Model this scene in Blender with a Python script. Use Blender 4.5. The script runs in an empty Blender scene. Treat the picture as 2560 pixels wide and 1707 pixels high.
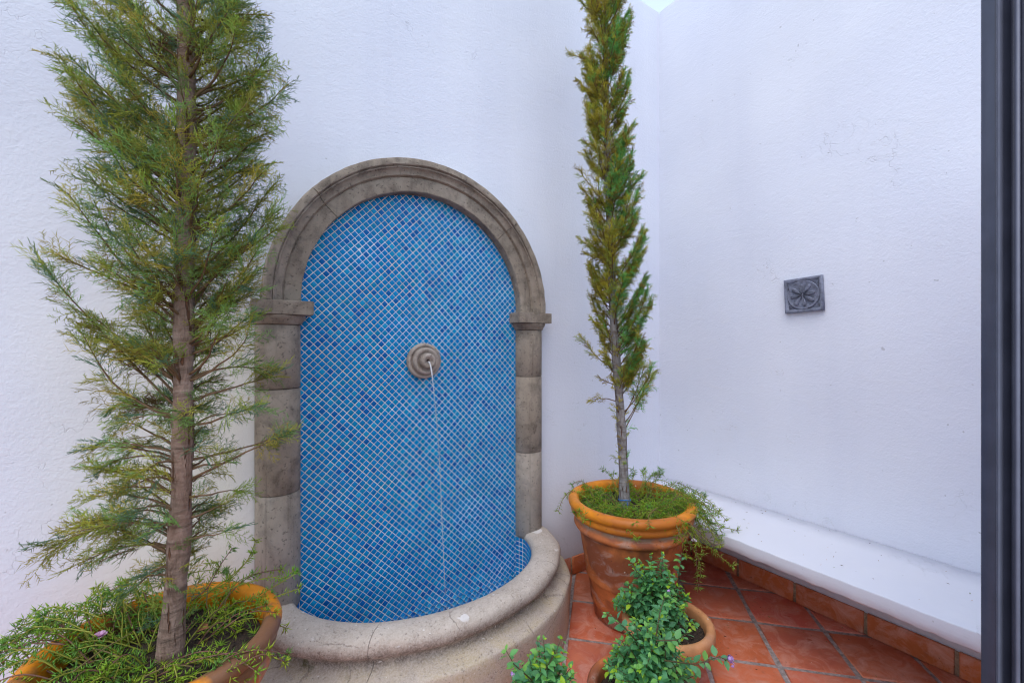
import bpy, bmesh, math, random
import numpy as np
from math import radians as RAD, sin, cos, pi, sqrt, atan2

SC = bpy.context.scene
COL = SC.collection
# ------------------------------------------------------------------ camera, sky, sun, exposure
cam_d = bpy.data.cameras.new('camera')
cam = bpy.data.objects.new('camera', cam_d)
COL.objects.link(cam)
cam.location = (0.0, -2.15, 1.497)
cam.rotation_euler = (RAD(90), 0, RAD(-33.34))
cam_d.lens = 15.17
cam_d.sensor_width = 36
cam_d.sensor_fit = 'HORIZONTAL'
cam_d.shift_y = 0.0033
cam_d.clip_start = 0.02
cam_d.clip_end = 500
cam_d.dof.use_dof = True
cam_d.dof.focus_distance = 2.1
cam_d.dof.aperture_fstop = 12
SC.camera = cam

SUN_ROT = atan2(-0.62, -0.5)
SUN_EL = RAD(62)
world = bpy.data.worlds.new('World')
SC.world = world
world.use_nodes = True
wn = world.node_tree
bg = wn.nodes['Background']
sky_t = wn.nodes.new('ShaderNodeTexSky')
sky_t.sky_type = 'NISHITA'
sky_t.sun_disc = False
sky_t.sun_elevation = SUN_EL
sky_t.sun_rotation = SUN_ROT
sky_t.air_density = 1.5
sky_t.dust_density = 3.5
sky_t.ozone_density = 4.0
# thin high overcast: the clear sky veiled by an even layer of bright cloud
veil = wn.nodes.new('ShaderNodeMix'); veil.data_type = 'RGBA'
veil.inputs[0].default_value = 0.55
veil.inputs[7].default_value = (3.7, 4.25, 5.3, 1)
wn.links.new(sky_t.outputs[0], veil.inputs[6])
wn.links.new(veil.outputs[2], bg.inputs[0])
bg.inputs[1].default_value = 0.15

sun_d = bpy.data.lights.new('sun', 'SUN')
sun_d.energy = 0.5
sun_d.angle = RAD(70)
sun_d.color = (1.0, 0.95, 0.88)
sun = bpy.data.objects.new('sun', sun_d)
COL.objects.link(sun)
sd = np.array([cos(SUN_EL) * sin(SUN_ROT), cos(SUN_EL) * cos(SUN_ROT), sin(SUN_EL)])
from mathutils import Vector, Matrix
sun.rotation_euler = Vector(sd).to_track_quat('Z', 'Y').to_euler()
sun.location = tuple(sd * 20)

SC.view_settings.view_transform = 'Standard'
SC.view_settings.look = 'None'
SC.view_settings.exposure = 1.02
SC.view_settings.gamma = 1
SC.view_settings.use_curve_mapping = False
SC.cycles.use_denoising = True
SC.cycles.denoiser = 'OPENIMAGEDENOISE'
SC.cycles.denoising_prefilter = 'ACCURATE'
SC.cycles.filter_width = 1.15
SC.cycles.max_bounces = 12
SC.cycles.diffuse_bounces = 8
SC.cycles.transparent_max_bounces = 8
SC.cycles.sample_clamp_indirect = 8

rng = np.random.default_rng(7)
random.seed(7)
CAM = np.array([0.0, -2.15, 1.497])
IMR = np.array([0.8354, -0.5496, 0.0])   # picture right, in the world
IMF = np.array([0.5496, 0.8354, 0.0])    # viewing direction
UP = np.array([0.0, 0.0, 1.0])
W = 2.77            # right wall
WALL_H = 4.05
FX = 0.853          # fountain axis
SPRING = 1.685

# ------------------------------------------------------------------ helpers
def mesh_np(name, V, polys, cols=None, smooth=False):
    V = np.asarray(V, dtype=np.float32).reshape(-1, 3)
    polys = [np.asarray(p, dtype=np.int32) for p in polys if len(p)]
    me = bpy.data.meshes.new(name)
    me.vertices.add(len(V))
    me.vertices.foreach_set('co', V.ravel())
    idx = np.concatenate([p.ravel() for p in polys])
    cnt = np.concatenate([np.full(len(p), p.shape[1], dtype=np.int32) for p in polys])
    st = np.concatenate([[0], np.cumsum(cnt)[:-1]]).astype(np.int32)
    me.loops.add(len(idx))
    me.loops.foreach_set('vertex_index', idx)
    me.polygons.add(len(cnt))
    me.polygons.foreach_set('loop_start', st)
    if smooth:
        me.polygons.foreach_set('use_smooth', np.ones(len(cnt), dtype=bool))
    if cols is not None:
        c = np.ones((len(V), 4), dtype=np.float32)
        c[:, :3] = cols
        at = me.color_attributes.new('Col', 'FLOAT_COLOR', 'POINT')
        at.data.foreach_set('color', c.ravel())
    me.update(calc_edges=True)
    me.validate()
    return me

def link(name, me, mat, parent=None, loc=None, rot=None):
    o = bpy.data.objects.new(name, me)
    COL.objects.link(o)
    if me is not None and mat is not None and len(me.materials) == 0:
        me.materials.append(mat)
    if parent is not None:
        o.parent = parent
    if loc is not None:
        o.location = loc
    if rot is not None:
        o.rotation_euler = rot
    return o

def tag(o, label=None, cat=None, group=None, kind=None):
    if label: o['label'] = label
    if cat: o['category'] = cat
    if group: o['group'] = group
    if kind: o['kind'] = kind
    return o

def empty(name, loc=(0, 0, 0), rot=(0, 0, 0)):
    o = bpy.data.objects.new(name, None)
    COL.objects.link(o)
    o.location = loc
    o.rotation_euler = rot
    return o

class MB:
    """collects pieces of geometry for one mesh"""
    def __init__(self):
        self.V = []; self.T = []; self.Q = []; self.C = []; self.n = 0; self.NG = []
    def add(self, V, tris=None, quads=None, col=None, ngons=None):
        V = np.asarray(V, float).reshape(-1, 3)
        self.V.append(V)
        if tris is not None and len(tris): self.T.append(np.asarray(tris) + self.n)
        if quads is not None and len(quads): self.Q.append(np.asarray(quads) + self.n)
        if ngons is not None:
            for g in ngons: self.NG.append(np.asarray([g]) + self.n)
        c = np.ones((len(V), 3)) * (np.asarray(col, float) if col is not None else 1.0)
        self.C.append(c)
        self.n += len(V)
    def mesh(self, name, smooth=False):
        polys = []
        if self.T: polys.append(np.concatenate(self.T))
        if self.Q: polys.append(np.concatenate(self.Q))
        polys += self.NG
        return mesh_np(name, np.concatenate(self.V), polys, np.concatenate(self.C), smooth)

def tube(path, radii, sides=6, cap=True, rnd=None):
    P = np.asarray(path, float); n = len(P)
    R = np.ones(n) * np.asarray(radii, float)
    T = np.gradient(P, axis=0)
    T /= np.linalg.norm(T, axis=1)[:, None] + 1e-12
    ref = np.array([1.0, 0, 0]) if abs(T[0][2]) > 0.8 else UP
    A = np.cross(T, ref); A /= np.linalg.norm(A, axis=1)[:, None] + 1e-12
    B = np.cross(T, A)
    th = np.linspace(0, 2 * pi, sides, endpoint=False)
    rr = R[:, None] * np.ones((n, sides))
    if rnd is not None: rr = rr * (1 + rnd)
    V = P[:, None, :] + rr[..., None] * (np.cos(th)[None, :, None] * A[:, None, :] + np.sin(th)[None, :, None] * B[:, None, :])
    V = V.reshape(-1, 3)
    i = np.arange(n - 1)[:, None] * sides; j = np.arange(sides)[None, :]; k = (j + 1) % sides
    Q = np.stack([i + j, i + k, i + sides + k, i + sides + j], -1).reshape(-1, 4)
    tr = []
    if cap:
        V = np.vstack([V, P[0], P[-1]])
        for a in range(sides):
            b = (a + 1) % sides
            tr.append((b, a, n * sides)); tr.append(((n - 1) * sides + a, (n - 1) * sides + b, n * sides + 1))
    return V, np.array(tr).reshape(-1, 3), Q

def lathe(prof, seg=64, a0=0.0, a1=2 * pi, wob=0.0):
    pr = np.asarray(prof, float); n = len(pr)
    full = abs(a1 - a0 - 2 * pi) < 1e-6
    th = np.linspace(a0, a1, seg + (0 if full else 1), endpoint=not full)
    m = len(th)
    w = 1 + wob * (np.sin(2 * th + 1) + 0.6 * np.sin(3 * th + 2.2) + .3 * np.sin(7 * th))
    V = np.stack([pr[:, 0][:, None] * (np.cos(th) * w)[None], pr[:, 0][:, None] * (np.sin(th) * w)[None], pr[:, 1][:, None] * np.ones(m)[None]], -1).reshape(-1, 3)
    i = np.arange(n - 1)[:, None] * m
    j = np.arange(m if full else m - 1)[None, :]; k = (j + 1) % m
    Q = np.stack([i + j, i + k, i + m + k, i + m + j], -1).reshape(-1, 4)
    return V, Q

def box_bm(x0, x1, y0, y1, z0, z1, bevel=0.0, seg=2):
    bm = bmesh.new()
    vs = [bm.verts.new(p) for p in ((x0, y0, z0), (x1, y0, z0), (x1, y1, z0), (x0, y1, z0), (x0, y0, z1), (x1, y0, z1), (x1, y1, z1), (x0, y1, z1))]
    for f in ((0, 3, 2, 1), (4, 5, 6, 7), (0, 1, 5, 4), (1, 2, 6, 5), (2, 3, 7, 6), (3, 0, 4, 7)):
        bm.faces.new([vs[k] for k in f])
    if bevel:
        bmesh.ops.bevel(bm, geom=bm.edges[:], offset=bevel, segments=seg, profile=0.6, affect='EDGES')
    return bm

def box(name, x0, x1, y0, y1, z0, z1, mat, parent=None, bevel=0.0, smooth=False):
    bm = box_bm(x0, x1, y0, y1, z0, z1, bevel)
    me = bpy.data.meshes.new(name)
    bm.to_mesh(me); bm.free()
    if smooth:
        for p in me.polygons: p.use_smooth = True
    return link(name, me, mat, parent)

def cones(P0, P1, r):
    """three-sided tapering twigs, vectorised"""
    P0 = np.asarray(P0, float); P1 = np.asarray(P1, float)
    n = len(P0); r = np.ones(n) * r
    T = P1 - P0
    T = T / (np.linalg.norm(T, axis=1)[:, None] + 1e-12)
    ref = np.where(np.abs(T[:, 2:3]) > 0.8, np.array([[1.0, 0, 0]]), np.array([[0, 0, 1.0]]))
    A = np.cross(T, ref); A /= np.linalg.norm(A, axis=1)[:, None] + 1e-12
    B = np.cross(T, A)
    V = np.empty((n, 4, 3))
    for k in range(3):
        a = 2 * pi * k / 3
        V[:, k] = P0 + r[:, None] * (cos(a) * A + sin(a) * B)
    V[:, 3] = P1
    base = np.arange(n)[:, None] * 4
    T3 = np.stack([base + np.array([0, 1, 3]), base + np.array([1, 2, 3]), base + np.array([2, 0, 3])], 1).reshape(-1, 3)
    return V.reshape(-1, 3), T3

# ------------------------------------------------------------------ materials
def new_mat(name):
    m = bpy.data.materials.new(name); m.use_nodes = True
    nt = m.node_tree
    return m, nt, nt.nodes['Principled BSDF']

def nd(nt, typ, ins=None, **props):
    n = nt.nodes.new(typ)
    for k, v in props.items(): setattr(n, k, v)
    if ins:
        for k, v in ins.items():
            s = n.inputs[k]
            if hasattr(v, 'is_output') or isinstance(v, bpy.types.NodeSocket): nt.links.new(v, s)
            else: s.default_value = v
    return n

def pos(nt): return nd(nt, 'ShaderNodeNewGeometry').outputs['Position']

def noise(nt, vec, scale, detail=4, rough=0.55, dist=0.0):
    return nd(nt, 'ShaderNodeTexNoise', {'Vector': vec, 'Scale': scale, 'Detail': detail, 'Roughness': rough, 'Distortion': dist}).outputs[0]

def rng_map(nt, v, a, b, c=0.0, d=1.0):
    return nd(nt, 'ShaderNodeMapRange', {'Value': v, 'From Min': a, 'From Max': b, 'To Min': c, 'To Max': d}).outputs[0]

def mix(nt, f, a, b, blend='MIX'):
    n = nt.nodes.new('ShaderNodeMix'); n.data_type = 'RGBA'; n.blend_type = blend
    for k, v in ((0, f), (6, a), (7, b)):
        s = n.inputs[k]
        if isinstance(v, bpy.types.NodeSocket): nt.links.new(v, s)
        else: s.default_value = v if k == 0 else (v[0], v[1], v[2], 1)
    return n.outputs[2]

def math_n(nt, op, a, b=0.0):
    n = nt.nodes.new('ShaderNodeMath'); n.operation = op
    for k, v in ((0, a), (1, b)):
        if isinstance(v, bpy.types.NodeSocket): nt.links.new(v, n.inputs[k])
        else: n.inputs[k].default_value = v
    return n.outputs[0]

def bump(nt, bs, h, strength=0.5, dist=0.01, prev=None):
    b = nd(nt, 'ShaderNodeBump', {'Height': h, 'Strength': strength, 'Distance': dist})
    if prev is not None: nt.links.new(prev, b.inputs['Normal'])
    nt.links.new(b.outputs[0], bs.inputs['Normal'])
    return b.outputs[0]

def stretch(nt, vec, s):
    return nd(nt, 'ShaderNodeMapping', {'Vector': vec, 'Scale': s}).outputs[0]

def setc(nt, bs, c, rough=None):
    if isinstance(c, bpy.types.NodeSocket): nt.links.new(c, bs.inputs['Base Color'])
    else: bs.inputs['Base Color'].default_value = (*c, 1)
    if rough is not None:
        if isinstance(rough, bpy.types.NodeSocket): nt.links.new(rough, bs.inputs['Roughness'])
        else: bs.inputs['Roughness'].default_value = rough

def mat_stucco(name='white_stucco', grain=0.5, cream=True, k=1.0):
    m, nt, bs = new_mat(name)
    p = pos(nt)
    fine = noise(nt, p, 120, 3, 0.6)
    mid = noise(nt, p, 62, 3, 0.55, 0.5)
    trowel = noise(nt, stretch(nt, p, (1, 1, 2.2)), 5.5, 4, 0.62, 1.6)
    big = noise(nt, p, 1.1, 3, 0.5)
    warp = nd(nt, 'ShaderNodeVectorMath', {0: p, 1: nd(nt, 'ShaderNodeTexNoise', {'Vector': p, 'Scale': 7.0, 'Detail': 4.0}).outputs[1]}, operation='ADD')
    vor = nd(nt, 'ShaderNodeTexVoronoi', {'Vector': warp.outputs[0], 'Scale': 1.15}, feature='DISTANCE_TO_EDGE').outputs[0]
    crack = math_n(nt, 'MULTIPLY', rng_map(nt, vor, 0.0, 0.006, 1.0, 0.0), rng_map(nt, noise(nt, p, 1.7, 2), 0.54, 0.62))
    h = math_n(nt, 'ADD', math_n(nt, 'MULTIPLY', fine, grain), math_n(nt, 'MULTIPLY', mid, grain))
    h = math_n(nt, 'ADD', h, math_n(nt, 'MULTIPLY', trowel, 0.4))
    h = math_n(nt, 'SUBTRACT', h, math_n(nt, 'MULTIPLY', crack, 0.5))
    bump(nt, bs, h, 0.5, 0.008)
    c = mix(nt, rng_map(nt, big, 0.35, 0.65), tuple(k * q for q in (0.715, 0.74, 0.83)), tuple(k * q for q in (0.76, 0.78, 0.85)))
    c = mix(nt, math_n(nt, 'MULTIPLY', rng_map(nt, trowel, 0.55, 0.75), 0.25), c, (0.74, 0.75, 0.78))
    c = mix(nt, math_n(nt, 'MULTIPLY', crack, 0.25), c, (0.45, 0.44, 0.43))
    drip_shade = noise(nt, stretch(nt, p, (2.6, 2.6, 0.22)), 1.0, 4, 0.6, 0.3)  # vertical streaks: drip stains plus soft shading bands painted into the wall colour
    c = mix(nt, math_n(nt, 'MULTIPLY', rng_map(nt, drip_shade, 0.46, 0.66), 0.24), c, (0.62, 0.645, 0.75))
    dirt = rng_map(nt, math_n(nt, 'ADD', nd(nt, 'ShaderNodeSeparateXYZ', {0: p}).outputs[2], math_n(nt, 'MULTIPLY', mid, 0.10)), 0.26, 0.10)
    c = mix(nt, math_n(nt, 'MULTIPLY', dirt, 0.45), c, (0.42, 0.40, 0.40))
    if cream:      # cream tint painted into the wall colour for warmer light behind the left tree
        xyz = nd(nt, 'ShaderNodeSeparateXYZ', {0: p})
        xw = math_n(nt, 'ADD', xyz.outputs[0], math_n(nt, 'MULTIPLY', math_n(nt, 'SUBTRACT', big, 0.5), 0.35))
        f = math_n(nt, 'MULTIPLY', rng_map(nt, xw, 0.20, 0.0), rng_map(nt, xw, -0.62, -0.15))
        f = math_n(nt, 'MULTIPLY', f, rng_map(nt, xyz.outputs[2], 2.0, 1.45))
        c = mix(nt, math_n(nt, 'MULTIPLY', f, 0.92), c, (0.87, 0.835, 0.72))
    spots = rng_map(nt, noise(nt, p, 38, 1), 0.775, 0.80)
    c = mix(nt, math_n(nt, 'MULTIPLY', spots, 0.5), c, (0.35, 0.35, 0.36))
    setc(nt, bs, c, 0.85)
    bs.inputs['Specular IOR Level'].default_value = 0.25
    return m

def mat_stone(name, a, b, dark, low=None, speck=0.25, rough=0.8, lowz=0.9):
    m, nt, bs = new_mat(name)
    p = pos(nt)
    n1 = noise(nt, stretch(nt, p, (1.6, 1.6, 0.8)), 5, 6, 0.62, 0.5)
    n2 = noise(nt, p, 14, 5, 0.6, 0.3)
    gr = noise(nt, p, 150, 3, 0.7)
    c = mix(nt, rng_map(nt, n1, 0.35, 0.66), a, b)
    c = mix(nt, math_n(nt, 'MULTIPLY', rng_map(nt, n2, 0.46, 0.68), 0.8), c, dark)
    if low is not None:
        zz = nd(nt, 'ShaderNodeSeparateXYZ', {0: p}).outputs[2]
        f = math_n(nt, 'ADD', rng_map(nt, zz, lowz - 0.35, lowz + 0.25, 1.0, 0.0), math_n(nt, 'MULTIPLY', math_n(nt, 'SUBTRACT', n1, 0.5), 1.2))
        c = mix(nt, math_n(nt, 'MULTIPLY', rng_map(nt, f, 0.1, 1.0), 0.6), c, low)
    streak = noise(nt, stretch(nt, p, (22, 22, 1.1)), 1.0, 4, 0.6)
    c = mix(nt, math_n(nt, 'MULTIPLY', rng_map(nt, streak, 0.56, 0.7), 0.5), c, tuple(x * 0.6 for x in dark))
    c = mix(nt, math_n(nt, 'MULTIPLY', rng_map(nt, gr, 0.42, 0.62), speck), c, tuple(min(1, x * 1.5) for x in a))
    pits = rng_map(nt, noise(nt, p, 85, 2, 0.5), 0.62, 0.70)
    c = mix(nt, math_n(nt, 'MULTIPLY', pits, 0.55), c, tuple(x * 0.45 for x in dark))
    setc(nt, bs, c, rough)
    h = math_n(nt, 'ADD', math_n(nt, 'MULTIPLY', gr, 0.5), math_n(nt, 'SUBTRACT', math_n(nt, 'MULTIPLY', n2, 1.2), pits))
    bump(nt, bs, h, 0.45, 0.003)
    bs.inputs['Specular IOR Level'].default_value = 0.3
    return m

def mat_rim():
    """weathered cast stone of the basin"""
    m, nt, bs = new_mat('basin_stone')
    p = pos(nt)
    zz = nd(nt, 'ShaderNodeSeparateXYZ', {0: p}).outputs[2]
    n1 = noise(nt, p, 6, 6, 0.62, 0.6)
    n2 = noise(nt, p, 22, 5, 0.65, 0.3)
    gr = noise(nt, p, 140, 3, 0.7)
    c = mix(nt, rng_map(nt, n1, 0.35, 0.65), (0.40, 0.335, 0.275), (0.52, 0.455, 0.39))
    c = mix(nt, math_n(nt, 'MULTIPLY', rng_map(nt, n2, 0.5, 0.72), 0.5), c, (0.29, 0.24, 0.20))
    ochre = math_n(nt, 'MULTIPLY', rng_map(nt, zz, 0.31, 0.27, 0, 1), rng_map(nt, n1, 0.42, 0.6))
    c = mix(nt, math_n(nt, 'MULTIPLY', ochre, 0.7), c, (0.44, 0.35, 0.21))
    # lichen and dirt below the roll moulding, darkened further to paint in its shade
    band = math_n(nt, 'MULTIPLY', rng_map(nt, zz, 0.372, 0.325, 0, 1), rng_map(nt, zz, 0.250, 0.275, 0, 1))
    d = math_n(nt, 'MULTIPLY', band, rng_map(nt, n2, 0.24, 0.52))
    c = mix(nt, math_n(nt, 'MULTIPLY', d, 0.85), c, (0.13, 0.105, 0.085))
    moss = math_n(nt, 'MULTIPLY', math_n(nt, 'MULTIPLY', rng_map(nt, zz, 0.33, 0.31, 0, 1), rng_map(nt, zz, 0.245, 0.262, 0, 1)), rng_map(nt, noise(nt, p, 9, 4), 0.60, 0.66))
    c = mix(nt, math_n(nt, 'MULTIPLY', moss, 0.85), c, (0.09, 0.085, 0.02))
    specks = rng_map(nt, noise(nt, p, 95, 2, 0.5), 0.62, 0.70)
    c = mix(nt, math_n(nt, 'MULTIPLY', specks, 0.5), c, (0.16, 0.13, 0.11))
    white = rng_map(nt, noise(nt, p, 55, 1, 0.5), 0.74, 0.77)
    c = mix(nt, math_n(nt, 'MULTIPLY', white, 0.7), c, (0.75, 0.73, 0.71))
    warp = nd(nt, 'ShaderNodeVectorMath', {0: p, 1: nd(nt, 'ShaderNodeVectorMath', {0: nd(nt, 'ShaderNodeTexNoise', {'Vector': p, 'Scale': 14.0, 'Detail': 5.0}).outputs[1], 3: 0.05}, operation='SCALE').outputs[0]}, operation='ADD').outputs[0]
    vor = nd(nt, 'ShaderNodeTexVoronoi', {'Vector': warp, 'Scale': 3.1}, feature='DISTANCE_TO_EDGE').outputs[0]
    crack = math_n(nt, 'MULTIPLY', rng_map(nt, vor, 0.003, 0.009, 1.0, 0.0), rng_map(nt, noise(nt, p, 4.5, 3), 0.47, 0.55))
    c = mix(nt, math_n(nt, 'MULTIPLY', crack, 0.5), c, (0.14, 0.11, 0.09))
    plaster = math_n(nt, 'MULTIPLY', rng_map(nt, noise(nt, p, 7.5, 3), 0.64, 0.66), rng_map(nt, zz, 0.37, 0.385))
    c = mix(nt, math_n(nt, 'MULTIPLY', plaster, 0.75), c, (0.72, 0.70, 0.69))
    c = mix(nt, math_n(nt, 'MULTIPLY', rng_map(nt, gr, 0.42, 0.62), 0.35), c, (0.66, 0.60, 0.55))
    setc(nt, bs, c, 0.85)
    h = math_n(nt, 'ADD', math_n(nt, 'MULTIPLY', gr, 0.6), math_n(nt, 'MULTIPLY', n2, 1.1))
    h = math_n(nt, 'SUBTRACT', h, math_n(nt, 'ADD', crack, specks))
    bump(nt, bs, h, 0.55, 0.003)
    return m

def mat_glass_tile():
    m, nt, bs = new_mat('blue_glass_tile')
    p = pos(nt)
    at = nd(nt, 'ShaderNodeAttribute', attribute_name='Col').outputs[0]
    n = noise(nt, p, 220, 2)
    c = mix(nt, math_n(nt, 'MULTIPLY', rng_map(nt, n, 0.4, 0.7), 0.2), at, (0.01, 0.22, 0.46))
    haze = rng_map(nt, noise(nt, p, 3.2, 4, 0.6, 0.5), 0.5, 0.72)
    c = mix(nt, math_n(nt, 'MULTIPLY', haze, 0.15), c, (0.05, 0.30, 0.50))
    setc(nt, bs, c, 0.4)
    bs.inputs['Specular IOR Level'].default_value = 0.10
    bump(nt, bs, noise(nt, p, 150, 2), 0.12, 0.002)
    return m

def mat_grout():
    m, nt, bs = new_mat('tile_grout')
    p = pos(nt)
    n = noise(nt, p, 4, 4, 0.6)
    c = mix(nt, rng_map(nt, n, 0.4, 0.65), (0.80, 0.78, 0.75), (0.72, 0.63, 0.50))
    setc(nt, bs, c, 0.9)
    bump(nt, bs, noise(nt, p, 300, 2), 0.3, 0.001)
    return m

def mat_pot(name, orange, brown, burn=0.5, chalk=0.4, rough=0.42):
    m, nt, bs = new_mat(name)
    p = pos(nt)
    n1 = noise(nt, p, 4.5, 4, 0.5, 0.5)
    n2 = noise(nt, p, 16, 5, 0.6)
    n3 = noise(nt, p, 90, 3, 0.6)
    c = mix(nt, rng_map(nt, n2, 0.35, 0.68), orange, tuple(x * 0.72 for x in orange))
    c = mix(nt, math_n(nt, 'MULTIPLY', rng_map(nt, n1, 0.47, 0.56), burn), c, brown)
    ch = math_n(nt, 'MULTIPLY', rng_map(nt, noise(nt, stretch(nt, p, (1, 1, 1.8)), 7, 5, 0.65, 0.8), 0.52, 0.74), chalk)
    c = mix(nt, ch, c, (0.50, 0.40, 0.36))
    # algae and lime lodged under the rolled rims
    zz = nd(nt, 'ShaderNodeSeparateXYZ', {0: p}).outputs[2]
    g1 = math_n(nt, 'MULTIPLY', rng_map(nt, zz, 0.522, 0.534), rng_map(nt, zz, 0.556, 0.545))
    c = mix(nt, math_n(nt, 'MULTIPLY', g1, rng_map(nt, n2, 0.3, 0.6, 0.2, 0.85)), c, (0.36, 0.31, 0.22))
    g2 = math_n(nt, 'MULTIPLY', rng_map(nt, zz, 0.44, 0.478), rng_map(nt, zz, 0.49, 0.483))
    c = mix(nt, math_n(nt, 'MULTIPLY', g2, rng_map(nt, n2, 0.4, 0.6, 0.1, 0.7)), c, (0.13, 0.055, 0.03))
    spots = rng_map(nt, noise(nt, p, 60, 1), 0.72, 0.76)
    c = mix(nt, math_n(nt, 'MULTIPLY', spots, 0.6), c, (0.10, 0.05, 0.03))
    wsp = rng_map(nt, noise(nt, p, 47, 1), 0.775, 0.79)
    c = mix(nt, math_n(nt, 'MULTIPLY', wsp, 0.8), c, (0.75, 0.70, 0.66))
    setc(nt, bs, c, math_n(nt, 'ADD', math_n(nt, 'MULTIPLY', n2, 0.25), rough - 0.12))
    bs.inputs['Specular IOR Level'].default_value = 0.25
    bump(nt, bs, math_n(nt, 'ADD', math_n(nt, 'MULTIPLY', n3, 0.4), n2), 0.35, 0.004)
    return m

def mat_floor_tile():
    m, nt, bs = new_mat('terracotta_floor_tile')
    p = pos(nt)
    at = nd(nt, 'ShaderNodeAttribute', attribute_name='Col').outputs[0]
    rnd = nd(nt, 'ShaderNodeObjectInfo').outputs['Random']
    n1 = noise(nt, p, 6, 5, 0.6, 0.6)
    n2 = noise(nt, p, 26, 5, 0.65)
    c = mix(nt, rnd, at, mix(nt, 0.55, at, (0.42, 0.12, 0.06)))
    c = mix(nt, math_n(nt, 'MULTIPLY', rng_map(nt, n1, 0.42, 0.66), 0.6), c, (0.64, 0.21, 0.11))
    c = mix(nt, math_n(nt, 'MULTIPLY', rng_map(nt, n2, 0.55, 0.75), 0.45), c, (0.32, 0.10, 0.055))
    haze = math_n(nt, 'MULTIPLY', rng_map(nt, noise(nt, p, 9, 6, 0.7, 1.0), 0.46, 0.72), 0.6)
    c = mix(nt, haze, c, (0.72, 0.44, 0.36))
    wsp = rng_map(nt, noise(nt, p, 60, 1), 0.77, 0.79)
    c = mix(nt, math_n(nt, 'MULTIPLY', wsp, 0.6), c, (0.7, 0.6, 0.55))
    dsp = rng_map(nt, noise(nt, p, 75, 1), 0.75, 0.78)
    c = mix(nt, math_n(nt, 'MULTIPLY', dsp, 0.6), c, (0.08, 0.05, 0.04))
    setc(nt, bs, c, rng_map(nt, n1, 0.3, 0.7, 0.26, 0.5))
    bs.inputs['Specular IOR Level'].default_value = 0.34
    bump(nt, bs, math_n(nt, 'ADD', n2, math_n(nt, 'MULTIPLY', n1, 2.0)), 0.25, 0.004)
    return m

def mat_simple(name, c, rough=0.8, sc=60, bs_=0.4, dist=0.003, var=0.3, spec=0.4):
    m, nt, bs = new_mat(name)
    p = pos(nt)
    n = noise(nt, p, sc, 4, 0.6)
    cc = mix(nt, rng_map(nt, n, 0.35, 0.68), tuple(x * (1 - var) for x in c), tuple(min(1, x * (1 + var)) for x in c))
    setc(nt, bs, cc, rough)
    bs.inputs['Specular IOR Level'].default_value = spec
    bump(nt, bs, n, bs_, dist)
    return m

def mat_leaf(name, trans=0.3, rough=0.5, spec=0.35):
    """colour from the leaf's own tint, light passing through"""
    m, nt, bs = new_mat(name)
    at = nd(nt, 'ShaderNodeAttribute', attribute_name='Col').outputs[0]
    setc(nt, bs, at, rough)
    bs.inputs['Specular IOR Level'].default_value = spec
    tr = nd(nt, 'ShaderNodeBsdfTranslucent', {'Color': at})
    mx = nd(nt, 'ShaderNodeMixShader', {0: trans, 1: bs.outputs[0], 2: tr.outputs[0]})
    nt.links.new(mx.outputs[0], nt.nodes['Material Output'].inputs['Surface'])
    return m

def mat_bark(name, a, b, dark, scale=1.0):
    m, nt, bs = new_mat(name)
    p = pos(nt)
    n1 = noise(nt, stretch(nt, p, (1, 1, 0.35)), 30 * scale, 5, 0.65, 0.8)
    rings = noise(nt, stretch(nt, p, (1, 1, 4.0)), 9 * scale, 4, 0.6, 0.6)
    fiss = noise(nt, stretch(nt, p, (6, 6, 0.8)), 9 * scale, 3, 0.6, 0.3)
    c = mix(nt, rng_map(nt, n1, 0.36, 0.66), a, b)
    c = mix(nt, math_n(nt, 'MULTIPLY', rng_map(nt, rings, 0.50, 0.66), 0.6), c, dark)
    c = mix(nt, math_n(nt, 'MULTIPLY', rng_map(nt, fiss, 0.60, 0.64), 0.85), c, (0.15, 0.055, 0.02))
    setc(nt, bs, c, 0.9)
    bump(nt, bs, math_n(nt, 'SUBTRACT', math_n(nt, 'ADD', math_n(nt, 'MULTIPLY', n1, 1.5), rings), rng_map(nt, fiss, 0.60, 0.67)), 1.0, 0.010)
    return m

def mat_soil():
    m, nt, bs = new_mat('potting_soil')
    p = pos(nt)
    n = noise(nt, p, 70, 5, 0.7)
    c = mix(nt, rng_map(nt, n, 0.35, 0.7), (0.022, 0.014, 0.010), (0.085, 0.055, 0.038))
    yel = rng_map(nt, noise(nt, p, 170, 1), 0.68, 0.72)
    c = mix(nt, math_n(nt, 'MULTIPLY', yel, 0.7), c, (0.30, 0.21, 0.08))
    setc(nt, bs, c, 0.95)
    bump(nt, bs, n, 1.0, 0.012)
    return m

def mat_water(name, rough=0.02, tint=(0.93, 0.97, 1.0)):
    m, nt, bs = new_mat(name)
    bs.inputs['Base Color'].default_value = (*tint, 1)
    bs.inputs['Transmission Weight'].default_value = 1.0
    bs.inputs['IOR'].default_value = 1.333
    bs.inputs['Roughness'].default_value = rough
    bump(nt, bs, noise(nt, pos(nt), 14, 3, 0.5, 0.4), 0.25, 0.01)
    return m

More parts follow.
